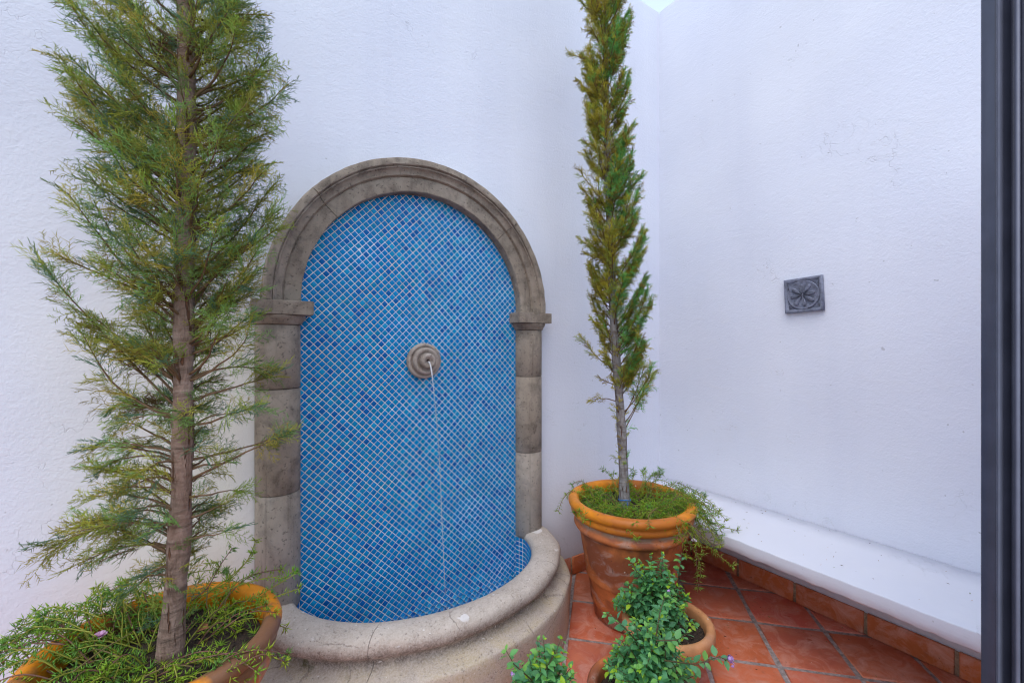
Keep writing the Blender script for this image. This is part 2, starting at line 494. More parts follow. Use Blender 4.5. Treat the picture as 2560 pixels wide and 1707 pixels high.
M_WALL = mat_stucco('white_stucco', 0.33)
M_PLASTER = mat_stucco('smooth_white_plaster', 0.12, False, 0.88)
M_STONE = mat_stone('arch_stone', (0.245, 0.200, 0.155), (0.35, 0.295, 0.235), (0.115, 0.093, 0.074), low=(0.37, 0.34, 0.315), lowz=.78)
M_RIM = mat_rim()
M_SPOUT = mat_stone('spout_stone', (0.36, 0.305, 0.26), (0.45, 0.39, 0.34), (0.17, 0.13, 0.10), speck=0.3)
M_TILE = mat_glass_tile()
M_GROUT = mat_grout()
M_POT_RIM = mat_pot('glazed_terracotta', (0.80, 0.28, 0.012), (0.115, 0.072, 0.058), 0.85, 0.05, 0.40)
M_POT_RIM2 = mat_pot('glazed_terracotta_rim', (0.76, 0.265, 0.018), (0.42, 0.125, 0.025), 0.75, 0.08, 0.38)
M_POT = mat_pot('terracotta', (0.60, 0.19, 0.062), (0.25, 0.08, 0.042), 0.85, 0.85, 0.55)
M_POT_S = mat_pot('pale_terracotta', (0.66, 0.32, 0.14), (0.48, 0.20, 0.085), 0.45, 0.3, 0.65)
M_FLOOR = mat_floor_tile()
M_FGROUT = mat_simple('floor_grout', (0.33, 0.285, 0.27), 0.9, 50, 0.5, 0.004, 0.35)
M_BGROUT = mat_simple('skirting_grout', (0.36, 0.26, 0.17), 0.9, 50)
M_GROUND = mat_simple('ground_earth', (0.16, 0.14, 0.11), 0.95, 2)
M_JUNIPER = mat_leaf('juniper_foliage', 0.5, 0.55, 0.35)
M_LEAF = mat_leaf('shrub_leaf', 0.38, 0.42, 0.5)
M_MOSS = mat_leaf('succulent_leaf', 0.3, 0.45, 0.4)
M_PETAL = mat_leaf('flower_petal', 0.3, 0.6, 0.2)
M_BARK1 = mat_bark('brown_bark', (0.20, 0.125, 0.088), (0.36, 0.25, 0.195), (0.075, 0.048, 0.033))
M_BARK2 = mat_bark('grey_bark', (0.20, 0.18, 0.17), (0.36, 0.345, 0.34), (0.12, 0.075, 0.05), 1.3)
M_TWIG = mat_simple('twig_bark', (0.17, 0.105, 0.055), 0.85, 60)
M_SOIL = mat_soil()
M_PLAQUE = mat_simple('lead_grey_plaster', (0.185, 0.20, 0.265), 0.7, 40, 0.4, 0.002, 0.35)
M_STEEL = mat_simple('grey_painted_steel', (0.045, 0.050, 0.078), 0.42, 30, 0.1, 0.001, 0.15)
M_RUBBER = mat_simple('black_brush_seal', (0.005, 0.005, 0.006), 0.95, 120, 0.9, 0.004, 0.4, 0.0)
M_ALU = mat_simple('bare_metal_strip', (0.13, 0.14, 0.19), 0.4, 30, 0.1, 0.001, 0.1)
M_WATER = mat_water('pool_water')
M_JET = mat_water('jet_water', 0.12, (0.95, 0.97, 1))
M_JET.node_tree.nodes['Principled BSDF'].inputs['Transmission Weight'].default_value = 0.66
M_STRING = mat_simple('blue_twine', (0.03, 0.20, 0.62), 0.7, 200)
M_DRY = mat_simple('dry_leaf', (0.30, 0.13, 0.05), 0.8, 80)
M_DARK = mat_simple('dark_hole', (0.012, 0.010, 0.009), 0.95)

# ------------------------------------------------------------------ setting: ground, floor, walls
gm = mesh_np('ground', [(-60, -60, -0.08), (60, -60, -0.08), (60, 60, -0.08), (-60, 60, -0.08)], [[(0, 1, 2, 3)]])
tag(link('ground', gm, M_GROUND), kind='structure')

X_L, Y_B = -2.2, -2.42
bm = box_bm(X_L, W, Y_B, 0.0, -0.07, -0.006)
me = bpy.data.meshes.new('floor'); bm.to_mesh(me); bm.free()
floor = link('floor', me, M_FGROUT)
tag(floor, kind='structure')

def clip_poly(poly, a, b):
    """keep the side left of a->b"""
    out = []
    n = len(poly)
    def s(p): return (b[0] - a[0]) * (p[1] - a[1]) - (b[1] - a[1]) * (p[0] - a[0])
    for i in range(n):
        p, q = poly[i], poly[(i + 1) % n]
        sp, sq = s(p), s(q)
        if sp >= 0: out.append(p)
        if (sp >= 0) != (sq >= 0):
            t = sp / (sp - sq)
            out.append((p[0] + t * (q[0] - p[0]), p[1] + t * (q[1] - p[1])))
    return out

def clip_convex(poly, region):
    for i in range(len(region)):
        poly = clip_poly(poly, region[i], region[(i + 1) % len(region)])
        if len(poly) < 3: return []
    return poly

def area(poly):
    return 0.5 * sum(poly[i][0] * poly[(i + 1) % len(poly)][1] - poly[(i + 1) % len(poly)][0] * poly[i][1] for i in range(len(poly)))

def slab_mesh(name, poly, h, chamfer, col, tilt=(0, 0)):
    """a tile with eased edges: poly in xy about its centre, top at z = h"""
    poly = np.array(poly); n = len(poly)
    c = poly.mean(0)
    d = poly - c
    L = np.linalg.norm(d, axis=1)[:, None]
    in1 = c + d * (1 - chamfer * 0.35 / L); in2 = c + d * (1 - chamfer * 1.4 / L)
    zt = tilt[0] * d[:, 0] + tilt[1] * d[:, 1]
    V = np.vstack([np.c_[poly, np.zeros(n)], np.c_[poly, h - chamfer * 0.8 + zt], np.c_[in1, h - chamfer * 0.25 + zt], np.c_[in2, h + zt]])
    Q = []
    for r in range(3):
        for i in range(n):
            j = (i + 1) % n
            Q.append((r * n + i, r * n + j, (r + 1) * n + j, (r + 1) * n + i))
    mb = MB()
    mb.add(V, quads=Q, col=col, ngons=[[3 * n + i for i in range(n)]])
    return mb.mesh(name)

PT = 0.33
region = [(X_L + .004, Y_B + .004), (W - 0.003, Y_B + .004), (W - 0.003, -0.003), (X_L + .004, -0.003)]
e1 = np.array([cos(pi / 4), sin(pi / 4)]); e2 = np.array([cos(pi / 4), -sin(pi / 4)])
A0 = np.array([2.383, -0.923])
half = PT / 2 - 0.0095
for i in range(-14, 5):
    for j in range(-10, 9):
        c = A0 + e1 * PT * (i + .5) + e2 * PT * (j + .5) + rng.normal(0, 0.0015, 2)
        rot = rng.normal(0, 0.004)
        pl = []
        for sx, sy in ((-1, -1), (0, -1), (1, -1), (1, 0), (1, 1), (0, 1), (-1, 1), (-1, 0)):
            k = half + rng.normal(0, 0.0012) - (0.0025 if sx and sy else 0)
            v = e1 * sx * k + e2 * sy * k
            pl.append((c[0] + v[0] * cos(rot) - v[1] * sin(rot), c[1] + v[0] * sin(rot) + v[1] * cos(rot)))
        if area(pl) < 0: pl = pl[::-1]
        pl = clip_convex(pl, region)
        if len(pl) < 3 or area(pl) < 0.0008: continue
        cc = np.mean(pl, axis=0)
        t = rng.random()
        col = np.array([0.62, 0.155, 0.085]) * (0.72 + 0.5 * t) * np.array([1, 1 + rng.normal(0.04, .12), 1 + rng.normal(0.1, .2)])
        me = slab_mesh('tile', [(q[0] - cc[0], q[1] - cc[1]) for q in pl], 0.012, 0.006, col, tuple(rng.normal(0, 0.003, 2)))
        link('tile', me, M_FLOOR, floor, loc=(cc[0], cc[1], -0.0125 + rng.normal(0, 0.0008)))

def wavy_wall(name, origin, udir, length, height, normal, thick=0.25):
    """a wall slab whose face undulates by a few millimetres as hand-plastered stucco does"""
    nu, nz = int(length / 0.06), int(height / 0.06)
    u = np.linspace(0, length, nu + 1); z = np.linspace(0, height, nz + 1)
    U, Z = np.meshgrid(u, z, indexing='ij')
    ph = rng.random(8) * 6
    dsp = 0.0022 * (np.sin(U * 3.1 + ph[0] + Z * 1.2) + np.sin(Z * 3.7 + ph[1] - U * 1.7) + .6 * np.sin(U * 9 + Z * 4 + ph[2]) + .5 * np.sin(Z * 11 - U * 6 + ph[3]))
    dsp[0] = dsp[-1] = 0
    dsp[:, -1] += rng.normal(0, 0.003, nu + 1)
    o = np.array(origin); ud = np.array(udir, float); n = np.array(normal, float)
    V = o + U[..., None] * ud + Z[..., None] * UP + (dsp[..., None]) * n
    V[:, -1, 2] += rng.normal(0, 0.004, nu + 1)
    V = V.reshape(-1, 3)
    B = o + U[..., None] * ud + Z[..., None] * UP - thick * n
    B[:, -1, 2] = V.reshape(nu + 1, nz + 1, 3)[:, -1, 2]
    B = B.reshape(-1, 3)
    m = nz + 1
    i = np.arange(nu)[:, None] * m; j = np.arange(nz)[None, :]
    Q = np.stack([i + j, i + m + j, i + m + j + 1, i + j + 1], -1).reshape(-1, 4)
    nf = len(V)
    top = np.arange(nu + 1) * m + nz
    QT = np.stack([top[:-1], top[1:], top[1:] + nf, top[:-1] + nf], -1)
    QB = Q[:, ::-1] + nf
    if np.dot(np.cross(ud, UP), n) < 0: Q = Q[:, ::-1]; QT = QT[:, ::-1]; QB = QB[:, ::-1]
    me = mesh_np(name, np.vstack([V, B]), [Q, QT, QB], smooth=True)
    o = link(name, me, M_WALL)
    es = o.modifiers.new('edges', 'EDGE_SPLIT'); es.split_angle = RAD(40)
    return o

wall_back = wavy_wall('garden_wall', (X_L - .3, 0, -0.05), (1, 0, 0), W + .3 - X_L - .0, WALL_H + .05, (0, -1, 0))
tag(wall_back, 'white stucco wall behind the blue tiled fountain', 'wall')
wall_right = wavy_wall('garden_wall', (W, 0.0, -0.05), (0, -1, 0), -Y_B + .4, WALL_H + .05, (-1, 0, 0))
tag(wall_right, 'white stucco wall carrying the grey carved plaque above the bench', 'wall')
# the house side: unseen pier right of the doorway, sized to block light
HB = 2.4
wall_house_blocker = box('wall_house_blocker', 0.66, W - 0.004, Y_B, Y_B + 0.22, -0.05, HB, M_WALL)
tag(wall_house_blocker, kind='structure')
# skirting tiles
def skirting(parent, p0, d, nrm, length, L=0.37, h=0.112, start=0.0, name='skirting'):
    d = np.array(d, float); nrm = np.array(nrm, float); p0 = np.array(p0, float)
    V = []
    for z in (0.0, h - 0.004):
        for w in (0.0005, 0.0065):
            for s in (0, length): V.append(p0 + d * s + nrm * w + UP * z)
    V = np.array(V)
    Q = [(0, 1, 5, 4), (2, 3, 7, 6), (4, 5, 7, 6), (0, 2, 6, 4), (1, 3, 7, 5), (0, 1, 3, 2)]
    b = link(name, mesh_np(name, V, [Q]), M_BGROUT, parent)
    bmm = bmesh.new(); bmm.from_mesh(b.data); bmesh.ops.recalc_face_normals(bmm, faces=bmm.faces); bmm.to_mesh(b.data); bmm.free()
    s = start
    ang = atan2(d[1], d[0])
    while s < length - 0.02:
        e = min(s + L, length - .003); a = max(s, 0.003)
        if e - a > 0.02:
            w, hh = (e - a - 0.016) / 2, h / 2
            pl = [(-w, -hh), (w, -hh), (w, hh), (-w, hh)]
            col = np.array([0.58, 0.165, 0.05]) * rng.uniform(0.85, 1.1)
            me = slab_mesh('tile', pl, 0.013 + rng.uniform(-.001, .002), 0.005, col)
            o = link('tile', me, M_FLOOR, b)
            c = p0 + d * ((a + e) / 2) + UP * (h / 2 + 0.001) + nrm * 0.002
            X = d; Z = nrm; Y = np.cross(Z, X)
            o.matrix_world = Matrix([(X[0], Y[0], Z[0], c[0]), (X[1], Y[1], Z[1], c[1]), (X[2], Y[2], Z[2], c[2]), (0, 0, 0, 1)])
        s += L
    return b
# direction chosen so that cross(normal, d) points up
skirting(wall_back, (1.66, -0.0035, 0.0), (1, 0, 0), (0, -1, 0), W - 1.66 - 0.02, L=0.33, start=-0.12)
skirting(wall_right, (W - 0.0035, -0.02, 0.0), (0, -1, 0), (-1, 0, 0), 2.1, L=0.335, start=-0.07)

# floating bench
bx0, bz0, bz1 = 2.208, 0.415, 0.482
nb = 60
ys = np.linspace(-0.004, -2.19, nb)
prof = [(W - .004, bz0), (bx0 + .004, bz0), (bx0, bz0 + .004), (bx0, bz0 + .03), (bx0 + .0005, bz1 - .005), (bx0 + .002, bz1 - .0012), (bx0 + .006, bz1), (2.4, bz1 + .002), (2.6, bz1 + .005), (W - .004, bz1 + .008)]
mb = MB(); V = []
for y in ys:
    jx, jz = rng.normal(0, .0012), rng.normal(0, .0008)
    for k, (x, z) in enumerate(prof):
        V.append((x + (jx if 0 < k < 7 else 0), y, z + jz + (rng.normal(0, .0022) if k in (1, 2) else 0)))
npf = len(prof)
i = np.arange(nb - 1)[:, None] * npf; j = np.arange(npf)[None, :]; k = (j + 1) % npf
Q = np.stack([i + j, i + npf + j, i + npf + k, i + k], -1).reshape(-1, 4)
mb.add(V, quads=Q, ngons=[list(range(npf))[::-1], list(range((nb - 1) * npf, nb * npf))])
bench = link('floating_bench', mb.mesh('floating_bench'), M_PLASTER)
bmm = bmesh.new(); bmm.from_mesh(bench.data); bmesh.ops.recalc_face_normals(bmm, faces=bmm.faces); bmm.to_mesh(bench.data); bmm.free()
tag(bench, 'long white plastered bench slab projecting from the right wall', 'bench')

# ------------------------------------------------------------------ fountain
fountain = empty('wall_fountain', (0, 0, 0))
tag(fountain, 'arched stone wall fountain with blue mosaic panel and half round basin', 'fountain')

# --- arch in three stones
aprof = [(.586, -.002), (.586, -.056), (.5895, -.060), (.652, -.063), (.657, -.060), (.659, -.066), (.663, -.075), (.672, -.0765), (.683, -.081), (.690, -.089), (.693, -.097), (.698, -.098),
         (.700, -.094), (.702, -.104), (.706, -.108), (.728, -.108), (.735, -.104), (.738, -.096), (.7385, -.002)]
ap = np.array(aprof)
for a0, a1 in ((0.0, 43.6), (43.85, 137.7), (137.95, 180.0)):
    n = max(8, int((a1 - a0) / 2))
    th = np.radians(np.linspace(a0, a1, n + 1))
    r = ap[:, 0][None, :] * np.ones((n + 1, 1)); yy = ap[:, 1][None, :] * np.ones((n + 1, 1))
    jit = rng.normal(0, .0007, (n + 1, len(ap)))
    r = r + jit; yy = yy + rng.normal(0, .0006, yy.shape)
    V = np.stack([FX + r * np.cos(th)[:, None], yy, SPRING + .0015 + r * np.sin(th)[:, None]], -1).reshape(-1, 3)
    m = len(ap)
    i = np.arange(n)[:, None] * m; j = np.arange(m - 1)[None, :]
    Q = np.stack([i + j, i + m + j, i + m + j + 1, i + j + 1], -1).reshape(-1, 4)
    mb = MB(); mb.add(V, quads=Q[:, ::-1], ngons=[list(range(m))[::-1], list(range(n * m, n * m + m))])
    me = mb.mesh('arch_stone', smooth=True)
    bmm = bmesh.new(); bmm.from_mesh(me); bmesh.ops.recalc_face_normals(bmm, faces=bmm.faces); bmm.to_mesh(me); bmm.free()
    o = link('arch_stone', me, M_STONE, fountain)
    es = o.modifiers.new('edges', 'EDGE_SPLIT'); es.split_angle = RAD(38)

# --- columns: half round drums, echinus, abacus
for cx in (0.183, 1.524):
    R = 0.0885
    for z0, z1 in ((0.3575, 0.857), (0.8595, 1.307), (1.3095, 1.583)):
        prof = [(0.02, z0), (R - .003, z0), (R, z0 + .003), (R + .0006, (z0 + z1) / 2), (R, z1 - .003), (R - .003, z1), (0.02, z1)]
        V, Q = lathe(prof, 28, pi, 2 * pi)
        V[:, 0] += cx; V[:, 1] -= .001
        o = link('column_drum', mesh_np('column_drum', V, [Q], smooth=True), M_STONE, fountain)
        es = o.modifiers.new('edges', 'EDGE_SPLIT'); es.split_angle = RAD(50)
    prof = [(0.02, 1.5845), (R + .002, 1.5845), (R + .006, 1.588), (R + .009, 1.596), (R + .016, 1.606), (R + .021, 1.616), (R + .022, 1.624), (0.02, 1.624)]
    V, Q = lathe(prof, 28, pi, 2 * pi)
    V[:, 0] += cx; V[:, 1] -= .001
    o = link('capital_moulding', mesh_np('capital_moulding', V, [Q], smooth=True), M_STONE, fountain)
    es = o.modifiers.new('edges', 'EDGE_SPLIT'); es.split_angle = RAD(50)
    ax = 0.194 if cx < 1 else 1.510
    box('capital_slab', ax - .117, ax + .117, -.1125, -.001, 1.6255, SPRING, M_STONE, fountain, bevel=.003)

# --- mosaic panel: grout bed plus every tile
PW = 0.585; PZ0 = 0.05
reg = [(FX - PW, PZ0), (FX + PW, PZ0)]
for a in np.linspace(0, pi, 49): reg.append((FX + (PW + .0015) * cos(a), SPRING + (PW + .0015) * sin(a)))
mb = MB()
mb.add([(x, -0.0045, z) for x, z in reg], ngons=[list(range(len(reg)))])
panel = link('mosaic_panel', mb.mesh('mosaic_panel'), M_GROUT, fountain)
TP = 0.0257; th_ = 0.0113
ea = np.array([cos(pi / 4), sin(pi / 4)]); eb = np.array([-sin(pi / 4), cos(pi / 4)])
BLUES = [(0.002, 0.215, 0.51), (0.002, 0.185, 0.48), (0.002, 0.240, 0.53), (0.002, 0.120, 0.41), (0.002, 0.235, 0.47), (0.006, 0.300, 0.57), (0.002, 0.200, 0.50), (0.002, 0.208, 0.51)]
def tile_geo(poly, col, tilt, th=0.0016):
    """one glass tile, front facing -y"""
    n = len(poly); P = np.array(poly); c = P.mean(0); d = P - c
    L = np.linalg.norm(d, axis=1)[:, None] + 1e-9
    inn = c + d * np.maximum(0.2, 1 - 0.0011 / L)
    dz = tilt[0] * d[:, 0] + tilt[1] * d[:, 1]
    V = np.vstack([np.c_[P[:, 0], np.full(n, -0.0042), P[:, 1]], np.c_[P[:, 0], -0.0045 - th * .55 + dz, P[:, 1]], np.c_[inn[:, 0], -0.0045 - th + dz, inn[:, 1]]])
    Q = []
    for r in range(2):
        for i in range(n):
            j = (i + 1) % n; Q.append((r * n + i, r * n + j, (r + 1) * n + j, (r + 1) * n + i))
    return V, Q, [[2 * n + i for i in range(n)]]
cells = []
ctr = np.array([FX, 1.1])
for i in range(-60, 61):
    ja = rng.normal(0, .0005)
    for j in range(-60, 61):
        # sheets of mosaic are laid by hand: rows wander a little
        off = ea * (0.0005 * sin(i * .9 + j * .13)) + eb * (0.0005 * sin(j * 1.1 + i * .17))
        c = ctr + ea * TP * i + eb * TP * j + off + rng.normal(0, .0002, 2)
        if abs(c[0] - FX) > PW + .03 or c[1] < PZ0 - .03 or c[1] > SPRING + PW + .03: continue
        rt = rng.normal(0, .01)
        pl = []
        for sx, sy in ((-1, -1), (1, -1), (1, 1), (-1, 1)):
            v = ea * sx * th_ * (1 + rng.normal(0, .02)) + eb * sy * th_ * (1 + rng.normal(0, .02))
            pl.append((c[0] + v[0] * cos(rt) - v[1] * sin(rt), c[1] + v[0] * sin(rt) + v[1] * cos(rt)))
        if area(pl) < 0: pl = pl[::-1]
        inside = abs(c[0] - FX) < PW - .022 and c[1] > PZ0 + .022 and (c[1] < SPRING or np.hypot(c[0] - FX, c[1] - SPRING) < PW - .022)
        if not inside:
            pl = clip_convex(pl, reg)
            if len(pl) < 3 or area(pl) < 2e-5: continue
        b = int(rng.choice(8, p=[.2, .16, .13, .08, .1, .07, .13, .13]))
        cells.append((c, pl, b, inside, rt))
# the three hundred that show largest: whole tiles near the left column that the spruce does not hide
vis = sorted([k for k, ce in enumerate(cells) if ce[3] and ce[0][1] > 0.42], key=lambda k: cells[k][0][0])
part_ids = set(vis[:300])
sq = [(-th_, 0)]
base_sq = []
for sx, sy in ((-1, -1), (1, -1), (1, 1), (-1, 1)):
    v = ea * sx * th_ + eb * sy * th_; base_sq.append((v[0], v[1]))
tile_meshes = []
for b in range(8):
    for v in range(2):
        mb = MB(); Vt, Qt, Ng = tile_geo(base_sq, BLUES[b], tuple(rng.normal(0, .025, 2)))
        mb.add(Vt, quads=Qt, col=BLUES[b], ngons=Ng)
        me = mb.mesh('tile'); me.materials.append(M_TILE); tile_meshes.append(me)
rest = MB()
for k, (c, pl, b, ins, rt) in enumerate(cells):
    if k in part_ids:
        o = bpy.data.objects.new('tile', tile_meshes[b * 2 + int(rng.integers(2))])
        COL.objects.link(o); o.parent = panel
        o.location = (c[0], 0, c[1]); o.rotation_euler = (0, -rt, 0)
    else:
        Vt, Qt, Ng = tile_geo(pl, None, tuple(rng.normal(0, .025, 2)))
        rest.add(Vt, quads=Qt, col=np.array(BLUES[b]) * rng.uniform(.9, 1.1), ngons=Ng)
o = link('small_tiles', rest.mesh('small_tiles'), M_TILE, panel); tag(o, kind='stuff')

# --- basin: swept moulding on a half ellipse
def ell(f): return 0.612 + f * 0.178, 0.475 + f * 0.125
bprof = [(0.0, .0), (0.0, .352), (.012, .366), (.06, .381), (.16, .390), (.36, .396), (.58, .396), (.76, .391), (.89, .381), (.97, .367), (1.0, .351), (.99, .335), (.945, .321), (.87, .311), (.79, .304), (.71, .296), (.665, .285),
         (.66, .274), (.69, .264), (.77, .256), (.90, .249), (1.05, .243), (1.20, .238), (1.285, .234), (1.32, .224), (1.33, .206), (1.325, .10), (1.315, .092), (1.315, -.01)]
bp = np.array(bprof)
def basin_piece(t0, t1):
    n = max(12, int(np.degrees(t1 - t0) / 2))
    t = np.linspace(t0, t1, n + 1)
    V = np.zeros((n + 1, len(bp), 3))
    for k, (f, z) in enumerate(bprof):
        a, b = ell(f)
        w = 0.0022 * (np.sin(t * 9 + k * .4) + np.sin(t * 17 + k * .7)) * (1 if f > .05 else 0)
        V[:, k, 0] = FX + (a + w) * np.cos(t); V[:, k, 1] = -.0015 - (b + w) * np.sin(t); V[:, k, 2] = z + (w * .5 if k > 0 and z > 0 else 0)
    m = len(bp)
    i = np.arange(n)[:, None] * m; j = np.arange(m - 1)[None, :]
    Q = np.stack([i + j, i + j + 1, i + m + j + 1, i + m + j], -1).reshape(-1, 4)
    mb = MB(); mb.add(V.reshape(-1, 3), quads=Q, ngons=[list(range(m)), list(range(n * m, n * m + m))[::-1]])
    me = mb.mesh('basin_stone', smooth=True)
    bmm = bmesh.new(); bmm.from_mesh(me); bmesh.ops.recalc_face_normals(bmm, faces=bmm.faces); bmm.to_mesh(me); bmm.free()
    o = link('basin_stone', me, M_RIM, fountain)
    es = o.modifiers.new('edges', 'EDGE_SPLIT'); es.split_angle = RAD(55)
J1, J2 = 2.13, 0.52
basin_piece(0.0, J2 - .0016); basin_piece(J2 + .0016, J1 - .0016); basin_piece(J1 + .0016, pi)
# grout-coloured inner lining with square tiles
li_n = 64
tt = np.linspace(0.0, pi, li_n + 1)
def lin(t, inset):
    a, b = 0.612 - inset, 0.475 - inset
    x = a * np.cos(t); y = -.006 - b * np.sin(t)
    lim = PW - .0005 + np.minimum(.03, np.sin(t) * .16)      # starts at the panel's edge and swings out
    return np.stack([FX + np.clip(x, -lim, lim), y], -1)
P = lin(tt, .003)
V = np.vstack([np.c_[P, np.full(len(P), .05)], np.c_[P, np.full(len(P), .352)]])
Q = [(i, i + 1, li_n + 2 + i, li_n + 1 + i) for i in range(li_n)]
lining = link('basin_lining', mesh_np('basin_lining', V, [Q]), M_GROUT, fountain)
P2 = lin(tt, .004)
V = np.vstack([np.c_[P2, np.full(len(P2), .052)], [(FX, -.01, .052)]])
bt = link('basin_bottom', mesh_np('basin_bottom', V, [[(i, i + 1, li_n + 1) for i in range(li_n)]], cols=(0.004, 0.12, 0.45)), M_TILE, fountain)
mb = MB()
tf = np.linspace(0, pi, 4000); Pf = lin(tf, .003)
sl = np.concatenate([[0], np.cumsum(np.linalg.norm(np.diff(Pf, axis=0), axis=1))])
nt_ = int(sl[-1] / TP)
for q in range(nt_):
    s0, s1 = q * TP + .0017, (q + 1) * TP - .0019
    p0 = np.array([np.interp(s0, sl, Pf[:, k]) for k in (0, 1)]); p1 = np.array([np.interp(s1, sl, Pf[:, k]) for k in (0, 1)])
    inw = np.array([FX, 0]) - (p0 + p1) / 2; inw /= np.linalg.norm(inw)
    for r in range(11):
        z1 = .354 - r * TP - .0019; z0 = z1 - TP + .0038
        a = np.array([[*p0, z0], [*p1, z0], [*p1, z1], [*p0, z1]]); bq = a + np.array([*(inw * .0013), 0])
        bq = bq.mean(0) + (bq - bq.mean(0)) * .93
        b = int(rng.choice(8))
        mb.add(np.vstack([a, bq]), quads=[(4, 5, 6, 7), (0, 1, 5, 4), (1, 2, 6, 5), (2, 3, 7, 6), (3, 0, 4, 7)], col=np.array(BLUES[b]))
o = link('basin_tiles', mb.mesh('basin_tiles'), M_TILE, lining); tag(o, kind='stuff')
# pool water
P3 = lin(tt, .0065)
V = np.vstack([np.c_[P3, np.full(len(P3), .12)], [(FX, -.0105, .12)]])
link('pool_water', mesh_np('pool_water', V, [[(i, i + 1, li_n + 1) for i in range(li_n)]]), M_WATER, fountain)

# --- spout
sp = [(.001, -.0), (.086, .0), (.0915, .006), (.093, .014), (.0915, .024), (.086, .031), (.079, .031), (.073, .025), (.0695, .021), (.0685, .026), (.0695, .042), (.067, .052), (.060, .057), (.052, .054), (.045, .046), (.0405, .042),
      (.0395, .050), (.041, .068), (.039, .080), (.033, .0865), (.026, .087), (.019, .082), (.013, .076), (.0095, .073), (.0080, .060)]
V, Q = lathe(sp, 56)
V = np.stack([V[:, 0] + FX, -V[:, 2] - .004, V[:, 1] + 1.414], -1)
me = mesh_np('spout', V, [Q], smooth=True)
bmm = bmesh.new(); bmm.from_mesh(me); bmesh.ops.recalc_face_normals(bmm, faces=bmm.faces); bmm.to_mesh(me); bmm.free()
spout = link('spout', me, M_SPOUT, fountain)
V, Q = lathe([(.0078, 0), (.0001, .0002)], 20)
V = np.stack([V[:, 0] + FX, -V[:, 2] - .069, V[:, 1] + 1.414], -1)
link('spout_hole', mesh_np('spout_hole', V, [Q]), M_DARK, spout)
# --- jet
s = np.linspace(0, .208, 60)
jp = np.stack([FX + .0015 * np.sin(s * 60), -.075 - s, 1.410 - 25.0 * s ** 2 + .0], -1)
jr = .0056 - .0040 * np.clip(s / .08, 0, 1) + .0007 * np.sin(s * 190) - .0011 * np.clip((s - .10) / .1, 0, 1) + .0008 * np.sin(s * 330) * np.clip(s / .1, 0, 1)
jr = np.maximum(jr, .0017)
V, T, Q = tube(jp, jr, 8)
link('water_jet', mesh_np('water_jet', V, [T, Q], smooth=True), M_JET, fountain)

# ------------------------------------------------------------------ plaque
pl_o = empty('wall_plaque', (W - 0.0045, -1.003, 1.783))
tag(pl_o, 'small square grey plaque carved with a flower on the right wall', 'plaque')
# local frame: x = picture right (-y world), y = up, z = out of the wall
rr = RAD(2.6)
lx = np.array([0, -1, 0.]); lz = np.array([-1, 0, 0.]); ly = UP
lx2 = lx * cos(rr) + ly * sin(rr); ly2 = -lx * sin(rr) + ly * cos(rr)
pl_o.matrix_world = Matrix([(lx2[0], ly2[0], lz[0], W - .0045), (lx2[1], ly2[1], lz[1], -1.003), (lx2[2], ly2[2], lz[2], 1.783), (0, 0, 0, 1)])
S = .0985
box('back_plate', -S + .002, S - .002, -S + .002, S - .002, 0, .012, M_PLAQUE, pl_o)
# frame with a sloped inner edge
fr = [(S, 0), (S, .02), (S - .004, .024), (S - .012, .023), (S - .02, .014), (S - .02, .011)]
V = []
for (q, z) in fr:
    for sx, sy in ((-1, -1), (1, -1), (1, 1), (-1, 1)): V.append((sx * q, sy * q, z))
Q = []
for r in range(len(fr) - 1):
    for i in range(4):
        j = (i + 1) % 4; Q.append((r * 4 + i, r * 4 + j, (r + 1) * 4 + j, (r + 1) * 4 + i))
link('frame', mesh_np('frame', V, [Q]), M_PLAQUE, pl_o)
V, Q = lathe([(.083, .0115), (.083, .020), (.081, .0225), (.077, .021), (.074, .0195), (.0005, .0205)], 56)
link('medallion', mesh_np('medallion', V, [Q], smooth=True), M_PLAQUE, pl_o)
for sx in (-1, 1):
    for sy in (-1, 1):
        mb = MB()
        c = np.array([sx * (S - .021), sy * (S - .021)])
        for k in range(9):
            a = atan2(-sy, -sx) + RAD(-42 + k * 10.5)
            Lr = .030 + .012 * abs(sin((k - 4) * .35))
            p1 = c + Lr * np.array([cos(a), sin(a)]); p0 = c + .003 * np.array([cos(a), sin(a)])
            Vt, Tt, Qt = tube([(*p0, .0125), (*p1, .0135)], [.0008, .0021], 5)
            mb.add(Vt, Tt, Qt)
        link('corner_fan', mb.mesh('corner_fan'), M_PLAQUE, pl_o)
